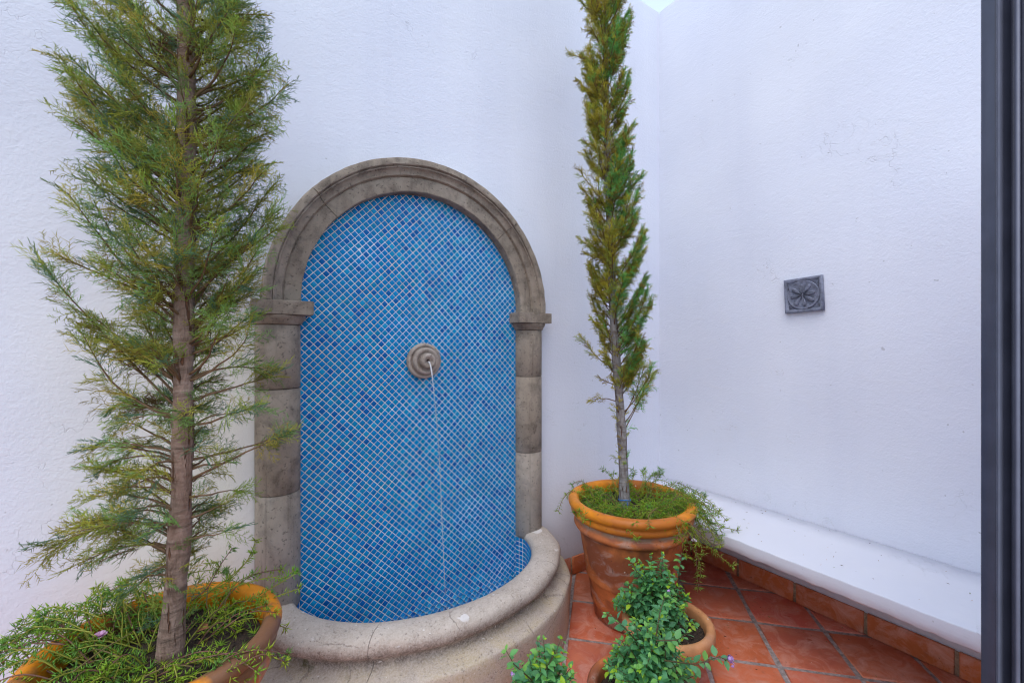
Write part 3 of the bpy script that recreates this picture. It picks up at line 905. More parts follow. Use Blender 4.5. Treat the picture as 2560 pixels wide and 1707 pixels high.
for k in range(8):
    a = RAD(8 + 45 * k)
    long_ = k % 2 == 0
    L = .058 if long_ else .062
    mb = MB(); n = 14; Vp = []
    # petal: teardrop with raised rim
    ts = np.linspace(0, 1, n)
    wid = .0128 * np.sin(np.clip(ts, 0, 1) ** 0.85 * pi * .86) ** .9 * (0.25 + .85 * ts)
    wid = np.maximum(wid, .0012)
    wid[-1] = .004
    cr = [(-1, 0), (-.95, .0045), (-.62, .0085), (0, .0035 if long_ else .006), (.62, .0085), (.95, .0045), (1, 0)]
    for i2 in range(n):
        hh = 1.0 if 0 < i2 < n - 1 else .5
        for q, h in cr: Vp.append((.005 + ts[i2] * L, q * wid[i2], .0185 + 1.75 * h * hh))
    m = len(cr); i = np.arange(n - 1)[:, None] * m; j = np.arange(m - 1)[None, :]
    Q = np.stack([i + j, i + m + j, i + m + j + 1, i + j + 1], -1).reshape(-1, 4)
    mb.add(Vp, quads=Q, ngons=[[(n - 1) * m + q for q in range(m)]])
    if not long_:
        V, Qk = lathe([(.0098, 0), (.0098, .006), (.008, .0085), (.0065, .0065), (.0055, .0065), (.0045, .0085), (.001, .0095)], 14)
        V = V + np.array([L - .004, .002, .0205]); mb.add(V, quads=Qk)
    Vall = np.concatenate(mb.V); R2 = np.array([[cos(a), -sin(a), 0], [sin(a), cos(a), 0], [0, 0, 1]])
    mb.V = [Vall @ R2.T]; mb.C = [np.concatenate(mb.C)]
    link('petal', mb.mesh('petal', smooth=True), M_PLAQUE, pl_o)
V, Q = lathe([(.007, .019), (.007, .026), (.004, .029), (.0005, .0295)], 14)
link('boss', mesh_np('boss', V, [Q], smooth=True), M_PLAQUE, pl_o)

# ------------------------------------------------------------------ steel door frame beside the camera
df = empty('door_frame', (0, 0, 0))
tag(df, 'dark grey steel door frame with black brush seal at the near right edge', 'door frame')
def upix(px, t):
    u = (px - 1280) / 1079.0
    v = IMF * t + IMR * u * t
    return np.array([CAM[0] + v[0], CAM[1] + v[1]])
def post(name, plan, mat, z0=-.004, z1=2.3):
    n = len(plan); pl = list(plan)
    if area(pl) < 0: pl = pl[::-1]
    V = [(x, y, z) for z in (z0, z1) for x, y in pl]
    Q = [(i, (i + 1) % n, n + (i + 1) % n, n + i) for i in range(n)]
    mb = MB(); mb.add(V, quads=Q, ngons=[list(range(n))[::-1], list(range(n, 2 * n))])
    me = mb.mesh(name)
    bmm = bmesh.new(); bmm.from_mesh(me)
    ed = [e for e in bmm.edges if abs(e.verts[0].co.z - e.verts[1].co.z) > 1]
    bmesh.ops.bevel(bmm, geom=ed, offset=.0012, segments=2, affect='EDGES', profile=.5)
    bmm.to_mesh(me); bmm.free()
    return link(name, me, mat, df)
def quadplan(a, b, depth):
    a, b = np.array(a), np.array(b); d = b - a; d /= np.linalg.norm(d); nrm = np.array([-d[1], d[0]])
    if np.dot(nrm, (a + b) / 2 - CAM[:2]) < 0: nrm = -nrm
    return [tuple(a), tuple(b), tuple(b + nrm * depth), tuple(a + nrm * depth)]
post('jamb', quadplan(upix(2451, .47), upix(2490, .455), .03), M_STEEL)
post('jamb_edge', quadplan(upix(2490.5, .448), upix(2499, .446), .03), M_ALU)
post('brush_seal', quadplan(upix(2499.5, .462), upix(2529, .455), .02), M_RUBBER)
post('seal_channel', quadplan(upix(2529.5, .449), upix(2540, .447), .02), M_STEEL)
post('edge_strip', quadplan(upix(2540.5, .440), upix(2552, .438), .02), M_ALU)
post('glazing_bar', quadplan(upix(2552.5, .450), upix(2650, .43), .03), M_STEEL)

# ------------------------------------------------------------------ pots
def soil_mesh(r, z, bump_h=.012, seg=40):
    rr = np.linspace(0.0005, r, 14); th = np.linspace(0, 2 * pi, seg, endpoint=False)
    V = []
    for q in rr:
        for a in th:
            V.append((q * cos(a), q * sin(a), z + bump_h * (rng.random() - .5) + .012 * (1 - (q / r) ** 2)))
    n = seg; i = np.arange(len(rr) - 1)[:, None] * n; j = np.arange(n)[None, :]; k = (j + 1) % n
    Q = np.stack([i + j, i + n + j, i + n + k, i + k], -1).reshape(-1, 4)
    mb = MB(); mb.add(V, quads=Q)
    for _ in range(int(3500 * r)):
        a, q = rng.random() * 2 * pi, r * .98 * sqrt(rng.random())
        c = np.array([q * cos(a), q * sin(a), z + .012 * (1 - (q / r) ** 2) + .002]); s_ = rng.uniform(.0015, .006)
        d = rng.normal(0, 1, (4, 3)); d *= s_ / np.linalg.norm(d, axis=1)[:, None]
        mb.add(c + d, tris=[(0, 1, 2), (0, 2, 3), (0, 3, 1), (1, 3, 2)])
    return mb.mesh('soil')

BIG = [(.195, 0), (.205, .010), (.207, .055), (.2135, .078), (.222, .090), (.220, .105), (.2235, .118), (.2365, .205), (.243, .217), (.249, .230), (.246, .244), (.2505, .258), (.2845, .465), (.291, .480), (.308, .490), (.316, .504), (.313, .518), (.300, .528), (.294, .540)]
BIGR = [(.294, .5405), (.304, .549), (.322, .555), (.333, .570), (.330, .584), (.326, .590), (.332, .597), (.344, .606), (.348, .622), (.340, .638), (.320, .6455), (.300, .641), (.288, .626), (.285, .60), (.283, .53)]
def big_pot(x, y, k, label, mrim, mbody):
    t = empty('terracotta_pot', (x, y, .001))
    tag(t, label, 'plant pot', 'terracotta pots')
    V, Q = lathe([(r * k, z) for r, z in BIG], 72, wob=.004)
    bot = V[:72]; V = np.vstack([V, [(0, 0, .001)]])
    T = [((i + 1) % 72, i, len(V) - 1) for i in range(72)]
    link('body', mesh_np('body', V, [Q, T], smooth=True), mbody, t)
    V, Q = lathe([(r * k, z) for r, z in BIGR], 72, wob=.004)
    link('rim', mesh_np('rim', V, [Q], smooth=True), mrim, t)
    link('soil', soil_mesh(.282 * k, .578), M_SOIL, t)
    return t
PL = (-.165, -.53); PR = (1.885, -.495)
big_pot(*PL, .9, 'large orange terracotta pot with brown burnt rim holding the left cypress', M_POT_RIM, M_POT)
big_pot(*PR, 1.0, 'large ribbed terracotta pot in the corner between fountain and bench', M_POT_RIM2, M_POT)

SM = [(.125, 0), (.131, .008), (.150, .13), (.158, .172), (.161, .176)]
SMR = [(.161, .1765), (.178, .179), (.191, .188), (.198, .205), (.201, .230), (.198, .248), (.189, .258), (.178, .260), (.167, .256), (.161, .246), (.158, .225), (.156, .18)]
def small_pot(x, y, k, label, m):
    t = empty('terracotta_pot', (x, y, .001))
    tag(t, label, 'plant pot', 'terracotta pots')
    V, Q = lathe([(r * k, z) for r, z in SM], 56, wob=.004)
    V = np.vstack([V, [(0, 0, .001)]])
    T = [((i + 1) % 56, i, len(V) - 1) for i in range(56)]
    link('body', mesh_np('body', V, [Q, T], smooth=True), m, t)
    V, Q = lathe([(r * k, z) for r, z in SMR], 56, wob=.005)
    link('rim', mesh_np('rim', V, [Q], smooth=True), m, t)
    link('soil', soil_mesh(.157 * k, .213), M_SOIL, t)
    return t
PA = (1.662, -.905); PB = (1.25, -1.10); PC = (0.885, -1.02)
small_pot(*PA, 1.0, 'small pale terracotta pot standing against the big corner pot', M_POT_S)
small_pot(*PB, .97, 'small orange terracotta pot nearest the camera in front of the pale one', M_POT)
small_pot(*PC, .9, 'small terracotta pot in front of the basin, under the lowest leafy shrub', M_POT_S)

# ------------------------------------------------------------------ conifers
def spray_template(r, nl=13, subs=5, lat=.36, ang=38, droop=.18, zj=.10, sub=(.22, .42), round_=False):
    """twigs of one flat spray, unit length along +x; returns starts, ends, relative radius"""
    S, E, R = [], [], []
    def ax(s): return np.array([s, .05 * sin(s * 4 + r.random() * .1), -droop * s * s])
    pr = ax(0)
    for i in range(5):
        q = ax((i + 1) / 5); S.append(pr); E.append(q + (q - pr) * .3); R.append(1.25 - .1 * i); pr = q
    side = 1
    for i in range(nl):
        s = .06 + .92 * i / (nl - 1)
        b = ax(s); side = -side
        a = RAD(ang + r.normal(0, 8)) * side
        L = lat * (1 - .6 * s) * r.uniform(.65, 1.2)
        d = np.array([cos(a), sin(a), r.normal(-.05, zj)])
        if round_:
            ph = r.random() * 2 * pi; d = np.array([cos(a), abs(sin(a)) * cos(ph), abs(sin(a)) * sin(ph)])
        d /= np.linalg.norm(d)
        mid = b + d * L * .55
        d2 = d + np.array([.35, 0, -.1]); d2 /= np.linalg.norm(d2)
        tip = mid + d2 * L * .5
        S += [b, mid]; E += [mid + d * L * .12, tip]; R += [1.05, .95]
        sd = 1
        for j in range(subs):
            f = .2 + .75 * j / max(1, subs - 1)
            p = b + d * L * f if f < .55 else mid + d2 * L * (f - .55)
            sd = -sd
            aa = a + RAD(40 + r.normal(0, 10)) * sd
            l2 = L * r.uniform(*sub)
            e = np.array([cos(aa), sin(aa), r.normal(0, .25)]) if not round_ else d + r.normal(0, .6, 3)
            S.append(p); E.append(p + e * l2); R.append(.9)
    return np.array(S), np.array(E), np.array(R)

def frames(D, roll):
    """rotation matrices whose columns are direction, side, normal"""
    D = D / np.linalg.norm(D, axis=1)[:, None]
    ref = np.where(np.abs(D[:, 2:3]) > .93, np.array([[1.0, 0, 0]]), np.array([[0, 0, 1.0]]))
    Y = np.cross(ref, D); Y /= np.linalg.norm(Y, axis=1)[:, None]
    Z = np.cross(D, Y)
    c, s = np.cos(roll)[:, None], np.sin(roll)[:, None]
    Y2 = Y * c + Z * s; Z2 = -Y * s + Z * c
    return np.stack([D, Y2, Z2], -1)

def place_sprays(mb, temps, P, D, L, roll, tint, rad):
    """many sprays into one mesh"""
    which = rng.integers(0, len(temps), len(P))
    for w in range(len(temps)):
        k = np.where(which == w)[0]
        if len(k) == 0: continue
        S, E, R = temps[w]
        F = frames(D[k], roll[k])
        s = np.einsum('mij,kj->mki', F, S) * L[k][:, None, None] + P[k][:, None, :]
        e = np.einsum('mij,kj->mki', F, E) * L[k][:, None, None] + P[k][:, None, :]
        rr = (R[None, :] * rad) * np.ones((len(k), 1))
        V, T = cones(s.reshape(-1, 3), e.reshape(-1, 3), rr.ravel())
        nt = len(S)
        c = np.repeat(tint[k], nt * 4, axis=0)
        tipmix = np.tile(np.repeat(rng.uniform(.85, 1.15, nt), 4), len(k))[:, None]
        mb.add(V, tris=T, col=c * tipmix)

def trunk_mesh(path, radii, sides=18):
    path = np.array(path); n = 90
    z = np.linspace(0, 1, n); zi = np.linspace(0, 1, len(path))
    P = np.stack([np.interp(z, zi, path[:, k]) for k in range(3)], -1)
    ker = np.ones(9) / 9
    for k in range(2):
        pd = np.pad(P[:, k], 4, mode='edge'); P[:, k] = np.convolve(pd, ker, 'valid')
    R = np.interp(z, zi, radii)
    kn = 1 + .05 * np.sin(np.linspace(0, 60, n)) + rng.normal(0, .025, n)
    th = np.linspace(0, 2 * pi, sides, endpoint=False)
    rnd = .04 * np.sin(3 * th[None] + np.linspace(0, 9, n)[:, None]) + rng.normal(0, .02, (n, sides))
    V, T, Q = tube(P, R * kn, sides, rnd=rnd)
    return mesh_np('trunk', V, [T, Q], smooth=True)

G_L = np.array([[.34, .48, .075], [.29, .50, .14], [.36, .43, .07], [.48, .51, .08], [.54, .47, .075], [.19, .29, .08], [.44, .43, .075]])

# ---- left tree
treeL = empty('cypress_tree', (PL[0], PL[1], .58))
tag(treeL, 'loose bushy cypress with a brown trunk in the left pot', 'tree', 'potted cypress trees')
px_pts = [(420, 1668), (428, 1580), (441, 1450), (452, 1300), (457, 1140), (460, 900), (462, 700), (466, 400), (466, 200), (463, 0)]
tl = 1.262
base = CAM + IMF * tl
tpath = []
for px, py in px_pts:
    tpath.append(base + IMR * ((px - 1280) / 1079 * tl) + UP * ((862 - py) / 1079 * tl))
tpath.append(tpath[-1] + np.array([.0, .01, .45])); tpath.append(tpath[-1] + np.array([0, 0, .5]))
trad = [.037, .0305, .0285, .0265, .0255, .025, .0245, .024, .0225, .021, .014, .006]
# resample evenly by z
TZ = np.array([p[2] for p in tpath]); TX = np.array([p[0] for p in tpath]); TY = np.array([p[1] for p in tpath])
zz = np.linspace(TZ[0], TZ[-1], 40)
ev = [(np.interp(q, TZ, TX), np.interp(q, TZ, TY), q) for q in zz]
er = np.interp(zz, TZ, trad)
me = trunk_mesh(np.array(ev) - np.array(treeL.location), er)
link('trunk', me, M_BARK1, treeL)
def trunk_at(q): return np.array([np.interp(q, TZ, TX), np.interp(q, TZ, TY), q]), np.interp(q, TZ, trad)
LZ = [.80, .86, .93, .99, 1.10, 1.23, 1.36, 1.49, 1.61, 1.74, 1.79, 1.87, 1.93, 2.0, 2.12, 2.25, 2.38, 2.51, 2.8, 3.2, 3.45]
LL = [.0, .27, .37, .38, .31, .29, .30, .36, .39, .40, .41, .38, .38, .31, .36, .37, .39, .34, .30, .18, .03]
LR = [.0, .02, .03, .06, .10, .17, .19, .23, .24, .28, .28, .31, .32, .24, .27, .32, .30, .24, .22, .14, .03]
tempsL = [spray_template(rng, 8, 6, .62, 46, .08, .34, (.35, .65)) for _ in range(10)]
mb = MB()
SP, SD, SL, SR_, ST = [], [], [], [], []
nb = 0
def add_branch(z, az, Lb, e0, e1, parent, off, wood, dens=1.0, bare=.22, tintf=None, sl=(.085, .15), r0=.0042, gap=.020):
    """az measured in the picture: 0 = right, 180 = left, 90 = away from the camera"""
    p0, tr = trunk_at(z)
    out = IMR * cos(az) + IMF * sin(az)
    n = 9
    P = [p0 + out * tr * .7]
    swing = rng.normal(0, .38)
    side = np.cross(UP, out)
    for i in range(n):
        f = (i + .5) / n
        el = e0 + (e1 - e0) * f ** .8
        d = (out * cos(swing * f) + side * sin(swing * f)) * cos(el) + UP * sin(el)
        P.append(P[-1] + d * Lb / n + rng.normal(0, .0022, 3))
    P = np.array(P)
    P[:, 1] = np.minimum(P[:, 1], -0.02)
    V, T, Q = tube(P - off, np.linspace(r0, .0011, n + 1), 5)
    link('branch', mesh_np('branch', V, [T, Q], smooth=True), wood, parent)
    m = max(3, int(Lb * (1 - bare) / gap * dens))
    sgn = 1
    for i in range(m):
        f = bare + (1 - bare) * (i + rng.random() * .7) / m
        x = min(f * n, n - .01); k = int(x); p = P[k] + (P[k + 1] - P[k]) * (x - k)
        tg = P[k + 1] - P[k]; tg /= np.linalg.norm(tg)
        sgn = -sgn
        a = sgn * rng.uniform(.4, 1.1) * (1 - .5 * f)
        sd_ = np.cross(UP, tg); sd_ /= np.linalg.norm(sd_) + 1e-9
        d = tg * cos(a) + sd_ * sin(a) + UP * rng.normal(.0, .42)
        SP.append(p); SD.append(d); SL.append(rng.uniform(*sl) * (1.05 - .35 * f)); SR_.append(rng.normal(0, .9)); ST.append(tintf(f, z, az))
    SP.append(P[-2]); SD.append(P[-1] - P[-2]); SL.append(sl[0] * .9); SR_.append(rng.normal(0, .9)); ST.append(tintf(1, z, az))

def tintL(f, z, az):
    c = G_L[rng.integers(len(G_L))] * rng.uniform(.85, 1.25)
    u = rng.random()
    if f < .35 and u < .25 + .25 * (z < 1.4): c = np.array([.22, .125, .045]) * rng.uniform(.8, 1.2)
    elif u < .06: c = np.array([.32, .27, .045])
    elif u < .16: c = np.array([.16, .32, .18])
    return c
offL = np.array(treeL.location)
NBR = 284
z = .80
for q in range(NBR):
    f_ = (q + rng.random()) / NBR
    z = .84 + 1.80 * (f_ / .87) ** .95 if f_ < .87 else 2.64 + .78 * (f_ - .87) / .13
    # mostly to both sides and away; few straight towards the camera
    while True:
        az = rng.uniform(-pi / 2, pi / 2) + (pi if q % 9 < 5 else 0)
        az = (az + pi) % (2 * pi) - pi
        if -2.3 < az < -.85 and rng.random() < .5: continue
        break
    w = (cos(az) + 1) / 2
    Lm = np.interp(z, LZ, LL) * (1 - w) + np.interp(z, LZ, LR) * w
    if cos(az) > .3 and z < 1.15 and rng.random() < .8: continue
    if cos(az) > .2 and z < 1.55 and rng.random() < .5: continue
    if Lm < .04: continue
    Lb0 = max(.05, Lm - .045) * (rng.uniform(.82, 1.0) if q % 4 else rng.uniform(.45, .85)) * (1 - .40 * abs(sin(az)))
    if -2.5 < az < -.6: Lb0 *= .65
    e0 = RAD(rng.uniform(18, 52)); e1 = RAD(rng.uniform(22, 68)) if z > 1.45 else RAD(rng.uniform(-28, 18))
    Lb = Lb0 / np.mean(np.cos(e0 + (e1 - e0) * np.linspace(0, 1, 9) ** .8))
    bare = .40 if z < 1.4 else .2
    if cos(az) > 0 and z < 1.6: bare = .6
    add_branch(max(.83, z - .55 * Lb), az, Lb, e0, e1, treeL, offL, M_TWIG, dens=1.0 if z > 1.3 else .8, bare=bare, tintf=tintL, gap=.0142, sl=(.062, .108))
# named limbs seen low on the tree
for z, az, Lb, e0, e1, bare in ((.87, 2.9, 0.26, .62, -.28, .35), (.885, 3.3, 0.25, .7, -.1, .4), (.93, 3.05, 0.28, .55, -.05, .42), (1.0, 2.8, 0.23, .6, .0, .4), (1.06, 3.2, .27, .5, .1, .4), (.97, 3.5, .27, .5, -.4, .35), (.90, 3.0, .28, .3, -.5, .3),
                                (1.10, .15, .30, .45, .38, .72), (1.16, .5, .24, .1, .3, .6), (1.26, -.2, .22, .2, .35, .55), (1.33, .3, .23, .3, .2, .5), (1.40, 0.0, .2, .5, -.2, .45), (.99, .2, .10, .2, .2, .95), (.93, -.1, .13, .2, .2, .95), (1.05, -.1, .12, .25, .1, .95)):
    add_branch(z, az, Lb, e0, e1, treeL, offL, M_TWIG, bare=bare, tintf=tintL, dens=.9, gap=.011, sl=(.065, .11))
# small epicormic tufts hugging the trunk
for q in range(190):
    z = rng.uniform(.66, 2.5); az = rng.uniform(-pi, pi)
    if z > 1.0 and -2.4 < az < -.7 and rng.random() < .45: continue
    p, tr = trunk_at(z); out = IMR * cos(az) + IMF * sin(az)
    SP.append(p + out * tr * .9); SD.append(out * rng.uniform(.4, 1) + UP * rng.uniform(.1, 1)); SL.append(rng.uniform(.035, .075)); SR_.append(rng.normal(0, 1)); ST.append(tintL(.9, z, az))
place_sprays(mb, tempsL, np.array(SP) - offL, np.array(SD), np.array(SL), np.array(SR_), np.array(ST), .0010)
o = link('foliage', mb.mesh('foliage'), M_JUNIPER, treeL); tag(o, kind='stuff')
print('left sprays', len(SP), 'tris', sum(len(t) for t in mb.T))

# ---- right tree
treeR = empty('cypress_tree', (PR[0], PR[1], .58))
tag(treeR, 'narrow columnar cypress with a grey trunk in the corner pot', 'tree', 'potted cypress trees')
tr_ = 2.42
base = CAM + IMF * tr_
px_pts = [(1563, 1290), (1560, 1200), (1556, 1100), (1549, 1000), (1540, 900), (1532, 780), (1528, 650), (1524, 520), (1520, 400), (1516, 250), (1513, 0)]
tpath = [base + IMR * ((px - 1280) / 1079 * tr_) + UP * ((862 - py) / 1079 * tr_) for px, py in px_pts]
tpath.append(tpath[-1] + np.array([.0, .0, .5])); tpath.append(tpath[-1] + np.array([0, 0, .4]))
trad = [.030, .027, .025, .024, .023, .022, .021, .020, .0185, .017, .014, .009, .004]
TZ = np.array([p[2] for p in tpath]); TX = np.array([p[0] for p in tpath]); TY = np.array([p[1] for p in tpath])
zz = np.linspace(TZ[0], TZ[-1], 40)
ev = [(np.interp(q, TZ, TX), np.interp(q, TZ, TY), q) for q in zz]
me = trunk_mesh(np.array(ev) - np.array(treeR.location), np.interp(zz, TZ, trad))
link('trunk', me, M_BARK2, treeR)
tempsR = [spray_template(rng, 9, 3, .5, 48, .03, .4, (.3, .6), True) for _ in range(8)]
SP, SD, SL, SR_, ST = [], [], [], [], []
RZ = [1.18, 1.30, 1.45, 1.58, 1.72, 1.97, 2.2, 2.45, 2.7, 2.95, 3.2, 3.43, 3.8, 4.3]
RL = [.03, .06, .085, .115, .14, .17, .165, .18, .165, .16, .165, .165, .12, .02]
RR = [.06, .12, .20, .22, .235, .235, .20, .175, .15, .155, .165, .17, .12, .02]
def tintR(f, z, az):
    g = cos(az - (-.5)) + rng.normal(0, .45) + .5 * sin(z * 9)           # the green side faces right and forward
    u = rng.random()
    if g > .55 and u < .58: c = np.array([.21, .50, .12]) * rng.uniform(.8, 1.35)
    elif u < .52: c = np.array([.60, .52, .055]) * rng.uniform(.75, 1.25)
    elif u < .82: c = np.array([.45, .51, .075]) * rng.uniform(.8, 1.2)
    else: c = np.array([.40, .29, .06]) * rng.uniform(.7, 1.1)
    return c
offR = np.array(treeR.location)
NBR = 284
for q in range(NBR):
    f_ = (q + rng.random()) / NBR
    z = 1.28 + 2.22 * f_ / .88 if f_ < .88 else 3.5 + .65 * (f_ - .88) / .12
    az = rng.uniform(-pi, pi)
    w = (cos(az) + 1) / 2
    rad_ = 1.14 * (np.interp(z, RZ, RL) * (1 - w) + np.interp(z, RZ, RR) * w)
    if z < 1.75 and -2.6 < az < -1.1 and rng.random() < .85: continue
    el = RAD(rng.uniform(38, 62)) if rng.random() < .86 else RAD(rng.uniform(15, 35))
    Lb = max(.05, rad_ * rng.uniform(.55, 1.0) / cos(el) * .85)
    Lb = min(Lb, .42)
    add_branch(max(1.12, z - Lb * .55), az, Lb, el - .15, el + .25, treeR, offR, M_TWIG, dens=1.0, bare=.12, tintf=tintR, sl=(.04, .07), r0=.0035, gap=.0082)
for z, az, Lb, e0, e1, bare, sl in ((1.36, 2.9, .27, .45, 1.0, .35, (.05, .08)), (1.18, 3.1, .16, .45, -.3, .4, (.04, .07)), (1.27, 2.8, .10, .3, .6, .3, (.04, .06)),
                                (1.02, .15, .33, 1.15, 1.1, .3, (.06, .10)), (1.06, -.2, .34, .95, 1.15, .3, (.06, .10)), (1.10, .3, .32, 1.0, 1.05, .25, (.06, .1)), (1.12, -.4, .30, .8, 1.2, .3, (.06, .09)),
                                (1.92, 3.2, .24, .9, .8, .1, (.05, .08)), (2.28, 3.0, .24, .7, 1.0, .1, (.05, .08)), (2.02, 3.4, .24, .8, .9, .1, (.05, .08)), (2.62, 3.1, .22, .8, 1.1, .1, (.05, .08)), (3.05, 3.2, .2, .5, .3, .1, (.05, .08))):
    add_branch(z, az, Lb, e0, e1, treeR, offR, M_TWIG, bare=bare, tintf=tintR, sl=sl, r0=.0035, gap=.014)
for q in range(45):
    z = rng.uniform(.62, 1.3); az = rng.uniform(-pi, pi); p, trr = trunk_at(z); out = IMR * cos(az) + IMF * sin(az)
    SP.append(p + out * trr * .9); SD.append(out * rng.uniform(.4, 1) + UP * rng.uniform(.1, 1)); SL.append(rng.uniform(.02, .055)); SR_.append(rng.normal(0, 1)); ST.append(tintR(.9, z, az))
mb = MB()
place_sprays(mb, tempsR, np.array(SP) - offR, np.array(SD), np.array(SL), np.array(SR_), np.array(ST), .0015)
o = link('foliage', mb.mesh('foliage'), M_JUNIPER, treeR); tag(o, kind='stuff')
print('right sprays', len(SP), 'tris', sum(len(t) for t in mb.T))
# twine round the foot of the right trunk
p, trr = trunk_at(.635)
th = np.linspace(0, 2 * pi, 40)
ring = np.stack([p[0] + (trr + .004) * np.cos(th), p[1] + (trr + .004) * np.sin(th), .634 + .004 * np.sin(th * 2)], -1)
V, T, Q = tube(ring, .0022, 6)
mb = MB(); mb.add(V, T, Q)
kn = p - IMF * (trr + .004) + IMR * .004; kn[2] = .632
tail = np.array([kn, kn + np.array([0, -.004, -.012]), kn + IMR * .004 - UP * .035, kn + IMR * .002 - UP * .05])
V, T, Q = tube(tail, .0018, 6); mb.add(V, T, Q)
tag(link('twine', mb.mesh('twine', True), M_STRING), 'blue twine tied round the foot of the grey cypress trunk', 'string')

# ------------------------------------------------------------------ trailing moss rose in the two big pots
MG = np.array([[.24, .46, .03], [.30, .49, .03], [.18, .42, .05], [.36, .48, .035], [.15, .33, .055]])
def shoot(path, off, parent, leaf=.026, dens=1.35, stemcol=None, green=None, rosette=12):
    P = np.array(path, float)
    n = 14
    t = np.linspace(0, 1, len(P)); ti = np.linspace(0, 1, n)
    Q_ = np.stack([np.interp(ti, t, P[:, k]) for k in range(3)], -1)
    for k in range(3):
        pd = np.pad(Q_[:, k], 1, mode='edge'); sm = np.convolve(pd, [.25, .5, .25], 'valid'); sm[0] = Q_[0, k]; sm[-1] = Q_[-1, k]; Q_[:, k] = sm
    L = np.linalg.norm(np.diff(Q_, axis=0), axis=1).sum()
    mb = MB()
    sc = stemcol if stemcol is not None else ((.34, .36, .05) if rng.random() < .7 else (.26, .13, .09))
    V, T, Q = tube(Q_ - off, np.linspace(.0021, .0013, n), 5)
    mb.add(V, T, Q, col=sc)
    g = MG[rng.integers(len(MG))] * rng.uniform(.85, 1.15) if green is None else green
    nl = int(L / .0085 * dens)
    S, E, W_ = [], [], []
    for i in range(nl):
        f = .12 + .86 * (i + rng.random()) / max(1, nl)
        x = min(f * (n - 1), n - 1.01); k = int(x); p = Q_[k] + (Q_[k + 1] - Q_[k]) * (x - k)
        tg = Q_[k + 1] - Q_[k]; tg /= np.linalg.norm(tg) + 1e-9
        r = rng.normal(0, 1, 3); r -= tg * np.dot(r, tg); r /= np.linalg.norm(r) + 1e-9
        d = r + tg * rng.uniform(.15, .9) - UP * .1
        d /= np.linalg.norm(d)
        S.append(p); E.append(p + d * leaf * rng.uniform(.6, 1.15))
    tg = Q_[-1] - Q_[-2]; tg /= np.linalg.norm(tg) + 1e-9
    for i in range(rosette):
        r = rng.normal(0, 1, 3); r -= tg * np.dot(r, tg); r /= np.linalg.norm(r) + 1e-9
        d = r + tg * rng.uniform(-.1, .8); d /= np.linalg.norm(d)
        S.append(Q_[-1] - tg * rng.uniform(0, .006)); E.append(S[-1] + d * leaf * rng.uniform(.8, 1.3))
    S, E = np.array(S), np.array(E)
    # spindle: two cones base to base, the leaf bellies out at a third of its length
    M_ = S + (E - S) * .4
    V, T = cones(M_ - off, E - off, .0018); mb.add(V, T, col=np.repeat(g * rng.uniform(.8, 1.25, (len(S), 1)), 4, axis=0))
    V, T = cones(M_ - off, S - off, .0018); mb.add(V, T, col=np.repeat(g * rng.uniform(.8, 1.15, (len(S), 1)), 4, axis=0))
    return link('shoot', mb.mesh('shoot'), M_MOSS, parent)

def arc(c, r0, az, length, rise, drop, z0, wig=.02):
    """a trailing stem from the soil: out along az, up by rise, then falling by drop"""
    out = np.array([cos(az), sin(az), 0]); side = np.array([-sin(az), cos(az), 0])
    st = np.array([c[0], c[1], z0]) + out * r0 + side * rng.normal(0, .02)
    pts = []; w = rng.normal(0, wig); ph = rng.random() * 6
    for f in np.linspace(0, 1, 8):
        pts.append(st + out * length * f + side * (w * sin(f * 3 + ph) * 2) + UP * (rise * sin(min(1, f * 1.5) * pi / 2) - drop * max(0, f - .45) ** 1.6 * 2.6))
    return pts

def tuft_mass(c, r, z, count, off, leaf=.018):
    mb = MB(); S, E, C = [], [], []
    k = 0
    while k < count:
        a, q = rng.random() * 2 * pi, r * sqrt(rng.random())
        p = np.array([c[0] + q * cos(a), c[1] + q * sin(a)])
        if sin(p[0] * 23 + 1) + sin(p[1] * 19) + .8 * sin(p[0] * 41 - p[1] * 37) < -.1: k += 1; continue
        h = rng.uniform(.0, .03); g = MG[rng.integers(len(MG))] * rng.uniform(.8, 1.2)
        for m_ in range(9):
            d = rng.normal(0, 1, 3); d[2] = abs(d[2]) * .9; d /= np.linalg.norm(d)
            s0 = np.array([p[0], p[1], z + h]) + rng.normal(0, .002, 3)
            S.append(s0); E.append(s0 + d * leaf * rng.uniform(.6, 1.3)); C.append(g * rng.uniform(.8, 1.2))
        k += 1
    S, E, C = np.array(S), np.array(E), np.array(C)
    V, T = cones(S - off, E - off, .0013); mb.add(V, T, col=np.repeat(C, 4, axis=0))
    return mb.mesh('low_leaves')

def az_img(a):
    v = IMR * cos(a) + IMF * sin(a); return atan2(v[1], v[0])

mossL = empty('moss_rose', (PL[0], PL[1], .58)); offm = np.array(mossL.location)
tag(mossL, 'trailing moss rose with pink flower round the brown cypress trunk', 'plant', 'moss rose plants')
o = link('low_leaves', tuft_mass(PL, .245, .585, 190, offm, .026), M_MOSS, mossL); tag(o, kind='stuff')
for q in range(95):
    a = rng.uniform(0, 2 * pi)
    ai = (a + pi) % (2 * pi) - pi
    # thin out the bare patch right of the trunk
    if -.35 < ai < .9 and rng.random() < .7: continue
    if -1.9 < ai < -1.0 and rng.random() < .5: continue
    ln = rng.uniform(.06, .22) if rng.random() < .75 else rng.uniform(.2, .34)
    shoot(arc(PL, rng.uniform(.04, .20), az_img(a), ln, rng.uniform(.02, .09), rng.uniform(0, .07), .588), offm, mossL)
for q in range(42):          # long mats lying over the left rim
    a = pi + rng.normal(-.15, .5)
    shoot(arc(PL, rng.uniform(.12, .22), az_img(a), rng.uniform(.14, .30), rng.uniform(.07, .13), rng.uniform(.02, .09), .592), offm, mossL, leaf=.024)
